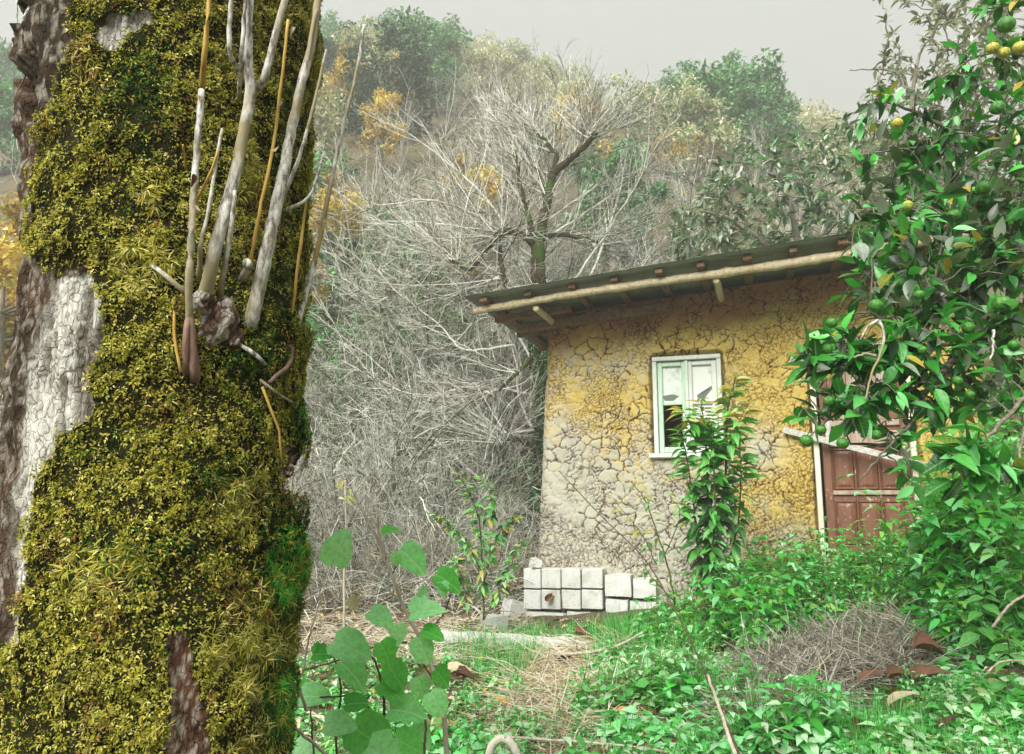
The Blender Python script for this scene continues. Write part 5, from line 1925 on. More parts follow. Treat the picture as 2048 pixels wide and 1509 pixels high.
for kk, cols in ((0, cit_cols), (1, [(96, 110, 92), (130, 142, 124), (70, 92, 66)]), (2, [(150, 150, 46), (186, 166, 70)])):
    i = rest[L_k[rest] == kk]
    if len(i):
        scatter(mb, cit_tpls[0], L_pos[i], L_d[i], L_n[i], L_s[i], pick(cols, len(i), 0.12))
o = link('foliage', mb.mesh('foliage', leaf_mat('citrus_foliage', 0.3, 0.6, 0.25)), citrus)
o['kind'] = 'stuff'


def fruit_mat(name, c1, c2):
    m, N, L, b = new_mat(name)
    tc = obj_vec(N, L)
    n1 = noise(N, L, 2.2, 3, tc)
    L.new(ramp(N, L, n1, [(0.38, lin(*c1)), (0.66, lin(*c2))]), b.inputs['Base Color'])
    b.inputs['Roughness'].default_value = 0.32
    bump(N, L, b, noise(N, L, 40, 2, tc), 0.25, 0.02)
    return m


fg = fruit_mat('unripe_green_rind', (36, 96, 30), (84, 150, 48))
fy = fruit_mat('ripening_yellow_rind', (120, 150, 44), (222, 190, 84))
fo = fruit_mat('orange_rind', (206, 170, 60), (226, 178, 70))


def fruit_mesh(mat):
    mb = MB()
    a = np.linspace(0, math.pi, 13)
    b = np.linspace(0, 2 * math.pi, 18)[:-1]
    A, B = np.meshgrid(a, b, indexing='ij')
    r = 1 + 0.03 * np.cos(3 * B) * np.sin(A) - 0.10 * np.exp(-(A / 0.25) ** 2) - 0.04 * np.exp(-((A - math.pi) / 0.2) ** 2)
    P = np.stack([r * np.sin(A) * np.cos(B), r * np.sin(A) * np.sin(B), 0.93 * r * np.cos(A)], -1)
    n = 17
    q = [(i * n + j, i * n + (j + 1) % n, (i + 1) * n + (j + 1) % n, (i + 1) * n + j) for i in range(12) for j in range(n)]
    mb.add(P, q)
    V, F = tubes(np.array([[(0, 0, 0.82), (0.05, 0, 1.1), (0.1, 0.05, 1.45)]]), np.array([[0.09, 0.07, 0.06]]), 6)
    mb.add(V, F)
    return mb.mesh('fruit', mat)


fm = [fruit_mesh(fg), fruit_mesh(fy), fruit_mesh(fo)]
FR = [(1985, 97, 17, 1), (2008, 106, 16, 1), (2040, 96, 19, 1), (1995, 216, 20, 0), (1795, 247, 15, 1), (1967, 376, 20, 0), (1908, 530, 21, 0), (1952, 528, 20, 0), (1800, 567, 17, 0),
      (1752, 612, 19, 0), (1664, 646, 15, 0), (1937, 656, 17, 0), (1908, 432, 20, 0), (1915, 762, 14, 0), (1658, 802, 15, 0), (1752, 870, 14, 0), (1685, 887, 16, 0), (1613, 882, 17, 0), (1642, 860, 14, 0),
      (2012, 50, 24, 0), (2004, 608, 24, 0), (1815, 412, 15, 1), (1780, 500, 18, 0), (1870, 540, 15, 0), (1845, 700, 12, 0), (2030, 545, 18, 0), (1655, 698, 14, 0), (1726, 838, 11, 0), (1940, 790, 12, 0), (2028, 690, 15, 0), (1880, 905, 16, 0), (1838, 590, 14, 0)]
for x, y, r, k in FR:
    e = at(x, y, 2.45 if y > 580 else 2.7)
    dpt = np.linalg.norm(e - EYE)
    M = Matrix.Translation(Vector(e)) @ Matrix.Rotation(rng.uniform(0, 6), 4, 'Z') @ Matrix.Rotation(rng.normal(0, 0.25), 4, 'X') @ Matrix.Scale(r * e[1] / FPX * 0.78, 4)
    link('fruit', fm[k], citrus, M)
# the bare crooked dead twig hanging before the door
for pts in ([(1757, 640), (1768, 670), (1760, 710), (1745, 745), (1738, 770), (1730, 800)], [(1752, 712), (1730, 708), (1708, 716)], [(1986, 660), (1986, 700), (1980, 720)], [(1757, 640), (1735, 655), (1720, 680)]):
    mb = MB()
    tube1(mb, [at(x, y, 2.4) for x, y in pts], 0.005, 0.003, 6, 14, None, 0.001)
    link('dead_twig', mb.mesh('dead_twig', grey_bark), citrus)

# ================================================================== SAPLING IN FRONT OF THE WINDOW
sap_m = [leaf_mat('sapling_leaf_green', 0.32, 0.5, 0.3, [(96, 184, 74), (126, 206, 104), (80, 166, 64), (154, 218, 138)], (170, 220, 150)),
         leaf_mat('sapling_leaf_dark', 0.34, 0.5, 0.15, [(40, 94, 34), (56, 118, 46), (30, 70, 26), (78, 144, 68)], (100, 150, 90)),
         leaf_mat('sapling_leaf_golden', 0.4, 0.4, 0.35, [(176, 170, 76), (200, 190, 110), (140, 156, 60), (190, 204, 134)], (214, 210, 150))]
sap_t = [leaf_tpl(0.38, 6, 0.15, 0.35), leaf_tpl(0.42, 6, 0.22, 0.55), leaf_tpl(0.34, 6, 0.1, 0.2)]
sap_me = [[leaf_single(t, m, 'leaf') for t in sap_t] for m in sap_m]
YS = 6.3
sb_ = at(1410, 1200, YS)
stem_m = wood_mat('green_brown_stem', (60, 74, 36), (112, 110, 66), 40, (1, 1, 0.2), 0.7, 0.3, 0.002)


def sapling(label, base, stems, leaf, per, dens, kindf, name='leafy_sapling', cap=299):
    root = thing(name, label, 'sapling', base)
    pos, d, nrm, sz, kd = [], [], [], [], []
    for pts, Y0, Y1, r0, f0 in stems:
        n = len(pts)
        P = [at(x, y, Y0 + (Y1 - Y0) * i / max(n - 1, 1)) for i, (x, y) in enumerate(pts)]
        mb = MB()
        Q = tube1(mb, P, r0, r0 * 0.35, 7, 24, None, 0.003)
        link('stem', mb.mesh('stem', stem_m), root)
        Lq = np.linalg.norm(np.diff(Q, axis=0), axis=1).sum()
        k = int(Lq * dens)
        for i in range(k):
            t = f0 + (1 - f0) * (i + rng.random()) / k
            u = t * (len(Q) - 1)
            a = min(int(u), len(Q) - 2)
            p = Q[a] + (Q[a + 1] - Q[a]) * (u - a)
            T = unit(Q[a + 1] - Q[a])
            an = rng.uniform(0, 2 * math.pi)
            side = np.array([math.cos(an), math.sin(an), 0])
            low = 1 - t
            pxp = project(p[None])[0][0]
            pos.append(p + side * 0.01)
            d.append(side + T * rng.uniform(-0.1, 0.5) - ZV * (-0.15 + 1.1 * low ** 1.3))
            nrm.append(ZV + side * 0.5 * low + rng.normal(0, 0.3, 3) - 0.3 * NW * -1)
            sz.append(leaf * rng.uniform(0.7, 1.15) * (0.75 + 0.25 * math.sin(math.pi * min(t, 1))))
            kd.append(kindf(pxp[0], pxp[1], rng.random()))
    pos, d, nrm, sz, kd = map(np.array, (pos, d, nrm, sz, kd))
    perm = rng.permutation(len(pos))
    idx, more_ = perm[:cap], perm[cap:]
    if len(more_):
        mb = MB()
        for k, cols in enumerate(([(70, 150, 50), (96, 176, 70), (56, 128, 44)], [(34, 82, 28), (48, 104, 40), (26, 60, 22)], [(186, 164, 66), (206, 186, 100)])):
            i = more_[kd[more_] == k]
            if len(i):
                scatter(mb, sap_t[0], pos[i], d[i], nrm[i], sz[i], pick(cols, len(i)))
        link('foliage', mb.mesh('foliage', herb_m), root)['kind'] = 'stuff'
    for k in range(3):
        i = idx[kd[idx] == k]
        if len(i):
            put_leaves(root, sap_me[k], pos[i], d[i], nrm[i], sz[i])
    return root


def kf(x, y, r):
    if y < 850:
        return 2 if r < 0.85 - (y - 740) / 300 else 0
    if y < 960:
        return 0 if r < 0.85 else 2 if x < 1370 else 0
    return 1 if r < 0.45 else 0


sapling('young tree with glossy green leaves and golden tips before the window', (sb_[0], YS, float(terrain(sb_[0], YS))),
        [([(1415, 1215), (1440, 1050), (1452, 930), (1455, 830), (1470, 755)], 6.3, 6.2, .016, .04), ([(1415, 1215), (1418, 1060), (1414, 950), (1408, 860), (1402, 800)], 6.3, 6.1, .013, .04),
         ([(1420, 1210), (1470, 1080), (1482, 960), (1478, 880)], 6.3, 6.35, .011, .1), ([(1412, 1215), (1395, 1090), (1385, 990), (1372, 910), (1362, 860)], 6.3, 6.15, .011, .1),
         ([(1412, 1212), (1425, 1100), (1430, 1000), (1425, 900), (1420, 840)], 6.25, 6.05, .010, .1), ([(1452, 930), (1470, 860), (1500, 800)], 6.2, 6.1, .006, .2), ([(1406, 880), (1380, 845), (1362, 815)], 6.1, 6.0, .005, .3)],
        0.165, 1, 78, kf)
sb2 = at(1335, 1200, 5.9)
sapling('small slanting sapling with sparse yellowish leaves left of the glossy young tree', (sb2[0], 5.9, float(terrain(sb2[0], 5.9))),
        [([(1350, 1210), (1335, 1130), (1312, 1060), (1290, 1000), (1262, 965)], 5.9, 5.8, .008, .3), ([(1312, 1130), (1290, 1080), (1262, 1040), (1235, 1010)], 5.9, 5.8, .005, .15), ([(1330, 1110), (1360, 1030), (1335, 985)], 5.9, 5.85, .005, .3), ([(1345, 1200), (1300, 1150), (1290, 1120)], 5.9, 5.8, .005, .2)],
        0.11, 1, 20, lambda x, y, r: 2 if (y < 1080 and r < 0.75) else (1 if r < 0.5 else 0))
# green and yellow shrub left of the plinth
sb3 = at(965, 1235, 6.9)
sapling('slender shrub with green and yellowed leaves left of the white blocks', (sb3[0], 6.9, float(terrain(sb3[0], 6.9))),
        [([(968, 1240), (966, 1150), (960, 1060), (945, 1000), (915, 945)], 6.9, 6.8, .010, .15), ([(966, 1180), (985, 1100), (1010, 1050), (1040, 1030)], 6.9, 6.8, .006, .2), ([(966, 1150), (940, 1100), (900, 1050), (870, 1030)], 6.9, 6.7, .006, .2), ([(964, 1060), (985, 1010), (960, 950)], 6.8, 6.8, .005, .2), ([(940, 1240), (925, 1160), (905, 1110)], 6.8, 6.7, .006, .2), ([(968, 1240), (1000, 1180), (1030, 1110), (1050, 1080)], 6.9, 6.8, .006, .2)],
        0.10, 1, 85, lambda x, y, r: 2 if r < 0.22 else (0 if r < 0.75 else 1), 'slender_shrub')

# ================================================================== BROAD-LEAVED SHRUB (bottom left)
lob1 = [0.45, 0.95, 0.80, 1.0, 0.82, 0.85, 0.55, 0.5, 0.0]
lob2 = [0.55, 1.0, 1.02, 0.9, 0.95, 0.7, 0.6, 0.28, 0.0]
br_m = [leaf_mat('broad_leaf_mint', 0.45, 0.5, 0.4, [(146, 224, 144), (168, 230, 168), (128, 212, 122)], (186, 228, 180)),
        leaf_mat('broad_leaf_green', 0.5, 0.4, 0.35, [(84, 182, 64), (66, 164, 52), (102, 196, 84)], (146, 206, 120)),
        leaf_mat('broad_leaf_pale', 0.5, 0.4, 0.2, [(196, 206, 190), (206, 200, 160)], (220, 220, 200))]
br_t = [leaf_tpl(1.0, 8, 0.16, 0.32, 0.07, .75, lob1), leaf_tpl(0.9, 8, 0.24, 0.45, 0.06, .75, lob2)]
br_me = [[leaf_single(t, m, 'leaf') for t in br_t] for m in br_m]
YM = 2.45
bb_ = at(800, 1700, YM)
broad = thing('broad_leaved_shrub', 'shrub with large jagged mint green leaves on dark stems beside the mossy trunk', 'shrub', (bb_[0], YM, float(terrain(bb_[0], YM))))
dkstem = wood_mat('dark_shrub_stem', (46, 34, 24), (110, 92, 70), 50, (1, 1, 0.2), 0.8, 0.4, 0.002)
ltstem = wood_mat('pale_dry_stem', (130, 114, 92), (206, 198, 180), 50, (1, 1, 0.2), 0.8, 0.4, 0.002)
ST = [(ltstem, [(905, 1720), (892, 1480), (880, 1390), (845, 1290), (805, 1210), (772, 1120), (738, 1045), (718, 1010)], .012, .005, 2.5),
      (ltstem, [(772, 1120), (762, 1070), (735, 1020)], .005, .003, 2.48), (ltstem, [(765, 1105), (757, 1060), (755, 1020)], .005, .003, 2.5), (ltstem, [(790, 1160), (760, 1130), (722, 1090)], .004, .003, 2.5),
      (dkstem, [(750, 1720), (755, 1500), (768, 1410), (752, 1330), (715, 1285)], .011, .004, 2.35), (dkstem, [(690, 1720), (672, 1480), (682, 1380), (662, 1290)], .008, .004, 2.4), (dkstem, [(755, 1440), (715, 1395), (640, 1395)], .006, .004, 2.35),
      (dkstem, [(610, 1340), (680, 1320), (760, 1290), (815, 1285)], .005, .004, 2.42), (dkstem, [(845, 1290), (870, 1250), (890, 1225), (900, 1190)], .005, .003, 2.48), (dkstem, [(880, 1390), (860, 1350), (830, 1300)], .005, .003, 2.5),
      (ltstem, [(612, 1420), (590, 1340), (588, 1270)], .006, .004, 2.2), (ltstem, [(800, 1190), (850, 1160), (890, 1170)], .003, .003, 2.5), (dkstem, [(785, 1150), (800, 1120), (830, 1110)], .003, .002, 2.5),
      (ltstem, [(570, 1440), (640, 1500), (680, 1560)], .006, .006, 2.1), (ltstem, [(606, 1345), (620, 1270), (640, 1200)], .005, .003, 2.3), (dkstem, [(860, 1720), (850, 1530), (852, 1440)], .008, .005, 2.3), (dkstem, [(730, 1720), (640, 1560), (620, 1420)], .007, .004, 2.3)]
for mt, pts, r0, r1, Y in ST:
    mb = MB()
    tube1(mb, [at(x, y, Y + 0.12) for x, y in pts], r0 * (0.8 if mt is ltstem else 0.55), r1 * 0.7, 7, 20, None, 0.001)
    link('stem', mb.mesh('stem', mt), broad)
BLV = [(668, 1130, 95, 0, 75, 0), (765, 1070, 48, 1, 30, 1), (800, 1100, 90, 0, -35, 0), (790, 1108, 36, 0, -80, 1), (872, 1150, 76, 1, -25, 0), (855, 1185, 38, 0, 200, 1), (882, 1165, 40, 0, -70, 1), (740, 1225, 70, 0, -20, 0),
       (790, 1250, 60, 0, -75, 1), (822, 1230, 88, 0, 22, 1), (845, 1262, 60, 1, -10, 0), (668, 1285, 105, 0, -10, 0), (760, 1285, 75, 1, -60, 1), (838, 1275, 70, 0, -70, 0), (680, 1325, 100, 0, -35, 1), (600, 1395, 80, 0, 10, 0),
       (835, 1355, 62, 0, -70, 1), (650, 1450, 80, 0, 5, 0), (705, 1455, 130, 1, -25, 0), (780, 1420, 100, 0, 0, 1), (590, 1495, 60, 0, 0, 0), (775, 1330, 80, 1, -50, 0), (625, 1310, 60, 1, 10, 1), (610, 1360, 55, 1, -90, 0), (690, 1410, 60, 1, 10, 0),
       (790, 1480, 90, 1, -20, 0), (862, 1385, 70, 0, -60, 0), (870, 1340, 60, 1, -45, 1), (735, 1495, 120, 0, -30, 1), (760, 1370, 70, 1, -20, 1), (822, 1455, 70, 0, -40, 0), (700, 1195, 40, 2, -60, 1)]
for x, y, px_len, k, ang, tt in BLV:
    Y = YM + rng.uniform(-0.15, 0.1)
    p = at(x, y, Y)
    a = math.radians(ang)
    d = np.array([[math.cos(a), rng.uniform(-0.35, 0.1), math.sin(a)]])
    nr = np.array([[rng.normal(0, 0.2), -0.75 + rng.normal(0, 0.2), 0.75]])
    put_leaves(broad, [br_me[k][tt]], np.array([p]), d, nr, px_len * 0.74 * Y / FPX)
    # leaf stalk to the nearest stem
# ================================================================== GROUND COVER
NET = [leaf_tpl(0.60, 4, 0.14, 0.30, 0.05, 0.60), leaf_tpl(0.54, 4, 0.10, 0.40, 0.05, 0.58)]
RND = leaf_tpl(0.85, 3, 0.10, 0.12, 0, 0.75)
GRS = leaf_tpl(0.03, 3, 0.3, 0.8, 0, 0.45)
NGC = [(80, 188, 76), (110, 210, 122), (64, 164, 56), (156, 228, 166), (44, 122, 40), (130, 196, 84)]


def frame_pts(n, ymin, ymax, xpad=0.05):
    y = (rng.uniform(ymin ** 0.5, ymax ** 0.5, n)) ** 2
    x = rng.uniform(-0.30, 0.70 + xpad, n) * y
    return x, y


def on_ground(n, poly, ymin=2.2, ymax=8.6):
    """ground points whose place in the view lies in poly"""
    res = []
    tot = 0
    while tot < 1.5 * n:
        x, y = frame_pts(6000, ymin, ymax)
        P = np.stack([x, y, terrain(x, y)], 1)
        px, _ = project(P)
        s = (P[:, :2] - C0[:2]) @ UW[:2]
        nn_ = (P[:, :2] - C0[:2]) @ NW[:2]
        ok = in_poly(px, poly) & ~((s > -0.15) & (nn_ < 0.32))
        res.append(P[ok])
        tot += ok.sum()
        if not ok.any():
            break
    P = np.concatenate(res)
    g_ = fbm(P[:, 0] * 5.0, P[:, 1] * 5.0, 0, 140, 3)
    P = P[rng.random(len(P)) < 0.15 + 1.1 * sm(g_, 0.36, 0.55)]
    return P[:n]


def herb(mbl, P, hmin, hmax, nodes_, leaf, cols, tpls, spread=0.5, hfun=None, mbs=None):
    """upright herbs: paired leaves up a thin stem"""
    n = len(P)
    H = rng.uniform(hmin, hmax, n) if hfun is None else hfun(P)
    pat = fbm(P[:, 0] * 2.6, P[:, 1] * 2.6, 0, 131, 3)
    H = H * (0.35 + 1.5 * sm(pat, 0.3, 0.72))
    big = 0.65 + 0.75 * sm(fbm(P[:, 0] * 3.5, P[:, 1] * 3.5, 0, 132, 2), 0.35, 0.65)
    tint = 0.75 + 0.5 * fbm(P[:, 0] * 4.0, P[:, 1] * 4.0, 0, 133, 3)
    yel = 1 + 0.2 * sm(fbm(P[:, 0] * 2.0, P[:, 1] * 2.0, 0, 134, 2), 0.5, 0.7)
    d = unit(np.stack([rng.normal(0, 0.22, n), rng.normal(0, 0.22, n), np.ones(n)], 1))
    T = grow(P, d, H, 5, 0.06)
    if mbs is not None:
        add_twigs(mbs, T[:, ::2], 0.0028, 0.0015, 3, [(96, 140, 60), (120, 120, 70)])
    a0 = rng.uniform(0, math.pi, n)
    for k in range(nodes_):
        f = 0.25 + 0.75 * (k + 1) / nodes_
        u = f * 4
        i = min(int(u), 3)
        p = T[:, i] + (T[:, i + 1] - T[:, i]) * (u - i)
        for sgn in (0, math.pi):
            a = a0 + k * math.pi / 2 + sgn + rng.normal(0, 0.25, n)
            side = np.stack([np.cos(a), np.sin(a), np.zeros(n)], 1)
            dr_ = side + ZV * (rng.normal(-0.15, 0.25, (n, 1)) + 0.5 * (f - 0.6))
            nr_ = ZV + rng.normal(0, 0.3, (n, 3)) - side * 0.1
            sz = leaf * (1.15 - 0.45 * f) * rng.uniform(0.6, 1.3, n) * big
            cc = pick(cols, n, 0.14) * tint[:, None]
            cc[:, 0] *= yel
            scatter(mbl, tpls[k % len(tpls)], p, dr_, nr_, sz, np.clip(cc, 0.003, 0.9))


# nettle bank on the right
nl, ns = MB(), MB()
PA = [(1440, 1215), (1500, 1190), (1640, 1160), (1760, 1175), (1900, 1120), (2070, 1120), (2070, 1330), (1900, 1310), (1800, 1250), (1640, 1260), (1540, 1330), (1450, 1300)]
P = on_ground(1500, PA, 3.4, 7.8)
herb(nl, P, 0.12, 0.34, 4, 0.075, NGC, NET, mbs=ns)


def tallh(P):
    px, _ = project(P)
    return (0.22 + 0.5 * sm(px[:, 0], 1820, 2010)) * rng.uniform(0.75, 1.1, len(P))


PB = [(1745, 1185), (1800, 1120), (1900, 1080), (2080, 1060), (2080, 1300), (1930, 1280), (1840, 1200)]
P = on_ground(900, PB, 3.6, 7.2)
herb(nl, P, 0.3, 0.8, 7, 0.085, NGC, NET, hfun=tallh, mbs=ns)
PC = [(1250, 1270), (1400, 1220), (1450, 1300), (1400, 1330), (1280, 1310)]
P = on_ground(240, PC, 3.4, 7.6)
herb(nl, P, 0.06, 0.22, 3, 0.06, NGC, NET, mbs=ns)
o = link('nettle_bed', nl.mesh('nettle_bed', herb_m))
tag(o, 'mass of bright green nettles covering the bank before the door', 'nettles', None, 'stuff')
o2 = link('nettle_stems', ns.mesh('nettle_stems', twig_m), o)
o2['kind'] = 'stuff'

# low herbs with small leaves: bottom right and bottom centre
hl, hs = MB(), MB()
for poly, n, hm, lf in (([(1640, 1400), (1760, 1360), (1900, 1310), (2080, 1290), (2080, 1700), (1560, 1700), (1600, 1480)], 1300, (0.03, 0.20), 0.058),
                        ([(1150, 1420), (1250, 1370), (1400, 1330), (1500, 1380), (1560, 1480), (1540, 1700), (1120, 1700)], 1150, (0.03, 0.17), 0.056),
                        ([(1180, 1330), (1300, 1300), (1420, 1300), (1500, 1330), (1400, 1380), (1200, 1400)], 500, (0.03, 0.10), 0.04),
                        ([(590, 1330), (900, 1330), (960, 1420), (1120, 1480), (1120, 1700), (590, 1700)], 1100, (0.02, 0.10), 0.045),
                        ([(920, 1340), (1100, 1330), (1200, 1380), (1200, 1500), (940, 1500)], 420, (0.02, 0.07), 0.035),
                        ([(1020, 1300), (1180, 1250), (1240, 1290), (1150, 1340)], 260, (0.02, 0.08), 0.035)):
    P = on_ground(n, poly, 2.2, 7.6)
    herb(hl, P, hm[0], hm[1], 3, lf, [(88, 186, 86), (122, 208, 130), (154, 220, 164), (62, 150, 54), (190, 226, 188)], [RND, NET[0], NET[1]], mbs=hs)
o = link('low_herbs', hl.mesh('low_herbs', leaf_mat('herb_leaves', 0.42, 0.55, 0.4)))
tag(o, 'carpet of small pale green herbs along the bottom of the view', 'herbs', None, 'stuff')
o2 = link('herb_stems', hs.mesh('herb_stems', twig_m), o)
o2['kind'] = 'stuff'

# green grass
gl = MB()
for poly, n, ln in (([(880, 1330), (920, 1275), (1080, 1280), (1090, 1350), (980, 1370)], 1500, 0.15), ([(1180, 1300), (1230, 1250), (1400, 1250), (1420, 1330), (1300, 1370), (1200, 1350)], 1900, 0.17),
                    ([(1010, 1290), (1060, 1262), (1300, 1250), (1260, 1290)], 1300, 0.12), ([(1700, 1440), (1820, 1440), (1830, 1560), (1690, 1560)], 350, 0.14), ([(600, 1420), (1000, 1400), (1250, 1450), (1250, 1600), (600, 1600)], 1500, 0.09), ([(1150, 1400), (2080, 1380), (2080, 1650), (1150, 1650)], 1800, 0.11), ([(1450, 1200), (2080, 1150), (2080, 1330), (1450, 1300)], 900, 0.2),
                    ([(1300, 1360), (1460, 1360), (1460, 1440), (1300, 1440)], 900, 0.12)):
    P = on_ground(n, poly, 2.2, 8.2)
    a = rng.uniform(0, 2 * math.pi, len(P))
    d = np.stack([np.cos(a), np.sin(a), rng.uniform(0.2, 1.2, len(P))], 1)
    scatter(gl, GRS, P, d, np.stack([-np.cos(a), -np.sin(a), np.full(len(P), 0.6)], 1) * -1 + rng.normal(0, .2, (len(P), 3)), rng.uniform(0.35, 1.2, len(P)) * ln, pick([(70, 168, 58), (100, 196, 100), (46, 124, 34), (140, 206, 130)], len(P), 0.12))
o = link('grass', gl.mesh('grass', leaf_mat('grass_blades', 0.55, 0.3, 0.35)))
tag(o, 'tufts of fresh green grass between the house and the camera', 'grass', None, 'stuff')

# dry straw and fine twigs
dg_ = MB()
for poly, n, ln, cols, lift in (([(1040, 1330), (1180, 1280), (1310, 1300), (1290, 1400), (1200, 1470), (1020, 1450)], 2200, 0.34, [(206, 198, 172), (186, 172, 136), (160, 142, 110), (216, 210, 190)], 0.35),
                                ([(1450, 1440), (1500, 1330), (1640, 1260), (1760, 1230), (1890, 1260), (1870, 1340), (1720, 1400), (1600, 1480), (1480, 1500)], 7000, 0.24, [(160, 156, 142), (130, 124, 110), (186, 182, 168), (108, 98, 84)], 0.7),
                                ([(930, 1440), (1130, 1400), (1170, 1480), (1100, 1560), (920, 1560)], 2100, 0.16, [(196, 190, 166), (170, 158, 128), (140, 124, 98)], 0.4),
                                ([(600, 1240), (1050, 1240), (1060, 1300), (900, 1340), (600, 1330)], 1800, 0.22, [(190, 182, 156), (160, 148, 120), (210, 204, 186)], 0.5),
                                ([(1760, 1180), (1880, 1190), (1900, 1260), (1780, 1270)], 900, 0.22, [(150, 140, 116), (176, 166, 140)], 0.6)):
    P = on_ground(n, poly, 2.2, 8.4)
    d = np.stack([rng.normal(0, 1, len(P)), rng.normal(0, 1, len(P)), rng.uniform(-0.1, 1, len(P)) * lift], 1)
    W = grow(P + np.array([0, 0, 0.01]), d, rng.uniform(0.4, 1.2, len(P)) * ln, 4, 0.14, 0.02, 0.25)
    W[..., 2] = np.maximum(W[..., 2], terrain(W[..., 0], W[..., 1]) + 0.004) + rng.uniform(0, 0.05, (len(W), 1)) * lift
    add_twigs(dg_, W, 0.0032, 0.0018, 3, cols)
o = link('dry_straw', dg_.mesh('dry_straw', twig_m, False))
tag(o, 'heaps of dry straw and fine grey twigs on the ground', 'straw', None, 'stuff')

# leaf litter
ll = MB()
P = on_ground(5200, [(580, 1215), (1060, 1235), (1300, 1250), (1500, 1260), (1900, 1250), (2080, 1250), (2080, 1700), (580, 1700)], 2.2, 8.4)
n = len(P)
scatter(ll, leaf_tpl(0.5, 4, 0.3, 0.4), P + np.array([0, 0, 0.012]), np.concatenate([rng.normal(0, 1, (n, 2)), rng.normal(0, 0.25, (n, 1))], 1), ZV + rng.normal(0, 0.4, (n, 3)), rng.uniform(0.03, 0.09, n),
        pick([(120, 78, 54), (156, 112, 80), (196, 176, 140), (208, 198, 174), (90, 60, 42), (190, 160, 80)], n, 0.12))
o = link('leaf_litter', ll.mesh('leaf_litter', leaf_mat('dry_litter', 0.8, 0.15, 0.1)))
tag(o, 'small brown and beige fallen leaves scattered over the ground', 'leaf litter', None, 'stuff')

# ================================================================== SINGLE THINGS ON THE GROUND
fl_t = [leaf_tpl(0.42, 8, 0.35, 0.45, 0.04), leaf_tpl(0.52, 8, 0.8, 0.6, 0.06), leaf_tpl(0.40, 8, 0.3, -0.45, 0.04)]
FC = {'beige': (206, 192, 158), 'brown': (122, 88, 66), 'pale green': (190, 206, 178), 'dark brown': (88, 60, 46), 'tan': (190, 152, 90), 'grey brown': (150, 132, 112)}
fmats = {k: leaf_mat('fallen_leaf_' + k.replace(' ', '_'), 0.75, 0.25, 0.1, [v, tuple(int(c * 0.9) for c in v)], tuple(int(c * 0.8) for c in v)) for k, v in FC.items()}
FL = [(1645, 1330, 80, 'beige', 85, 0, 'large beige fallen leaf standing upright in the grey twigs'), (1640, 1400, 60, 'tan', 80, 1, 'tan curled leaf just above the pale veined leaf'),
      (1640, 1430, 70, 'pale green', 40, 2, 'pale green fallen leaf with dark veins at the foot of the twig heap'), (1728, 1355, 80, 'brown', 75, 0, 'speckled brown leaf standing among low herbs'),
      (1792, 1350, 70, 'brown', -60, 1, 'folded brown leaf behind a long beige one'), (1788, 1400, 90, 'beige', -80, 0, 'long yellowish beige leaf hanging tip down among herbs'),
      (1850, 1295, 100, 'brown', 20, 1, 'big curled brown leaf left of the tall nettle'), (1848, 1355, 95, 'brown', 75, 1, 'broad reddish brown leaf below the curled one'),
      (1722, 1455, 80, 'brown', -85, 1, 'crumpled brown leaf lying near the lower right grass tuft'), (1305, 1322, 52, 'grey brown', 10, 2, 'domed grey brown leaf beside the dark stalk'),
      (905, 1335, 80, 'beige', -40, 0, 'pale beige leaf beside the broad leaved shrub'), (925, 1350, 60, 'dark brown', 20, 1, 'dark curled leaf right of the pale beige one'),
      (872, 1445, 80, 'tan', 50, 0, 'yellow tan leaf leaning on a shrub stem'), (1880, 1400, 50, 'brown', -30, 1, 'small brown leaf under the tall nettle'),
      (1888, 1448, 60, 'dark brown', 5, 2, 'round dark brown leaf at the lower right'), (1160, 1268, 50, 'brown', 10, 1, 'brown leaf in the grass under the white blocks'),
      (1270, 1345, 60, 'brown', -20, 1, 'reddish brown leaf in the straw near the centre'), (1985, 1345, 70, 'brown', 10, 0, 'flat brown leaf near the right edge'),
      (1820, 1460, 60, 'beige', 25, 0, 'beige leaf among the herbs of the lower right'), (1130, 1320, 50, 'dark brown', 30, 1, 'dark leaf on the straw right of the green grass tuft'),
      (1000, 1400, 50, 'tan', 30, 0, 'tan leaf on the straw left of centre'), (1245, 1420, 50, 'tan', -30, 0, 'tan leaf above the bottom herbs'), (1350, 1250, 44, 'beige', 50, 0, 'small beige leaf under the glossy young tree')]
for x, y, ln, c, ang, tt, lab in FL:
    g_ = ground_at(x, min(y + ln * 0.5, 1500), 2.2, 9)
    Y = g_[1]
    p = at(x, y, Y)
    p[2] = max(p[2], float(terrain(p[0], p[1])) + 0.02)
    a = math.radians(ang)
    d = np.array([[math.cos(a), -0.25, 0.32 * abs(math.sin(a)) + 0.08]])
    L_ = ln * 0.68 * Y / FPX
    pos = p - unit(d[0]) * L_ * 0.35
    pos[2] = max(pos[2], float(terrain(pos[0], pos[1])) + 0.04)
    me = leaf_single(fl_t[tt], fmats[c], 'fallen_leaf')
    R = frames(d, np.array([[0.2, -0.5, 0.9]]))[0]
    o = link('fallen_leaf', me, None, Matrix.Translation(Vector(pos)) @ Matrix(R.tolist()).to_4x4() @ Matrix.Scale(L_, 4))
    tag(o, lab, 'leaf', 'large fallen leaves')
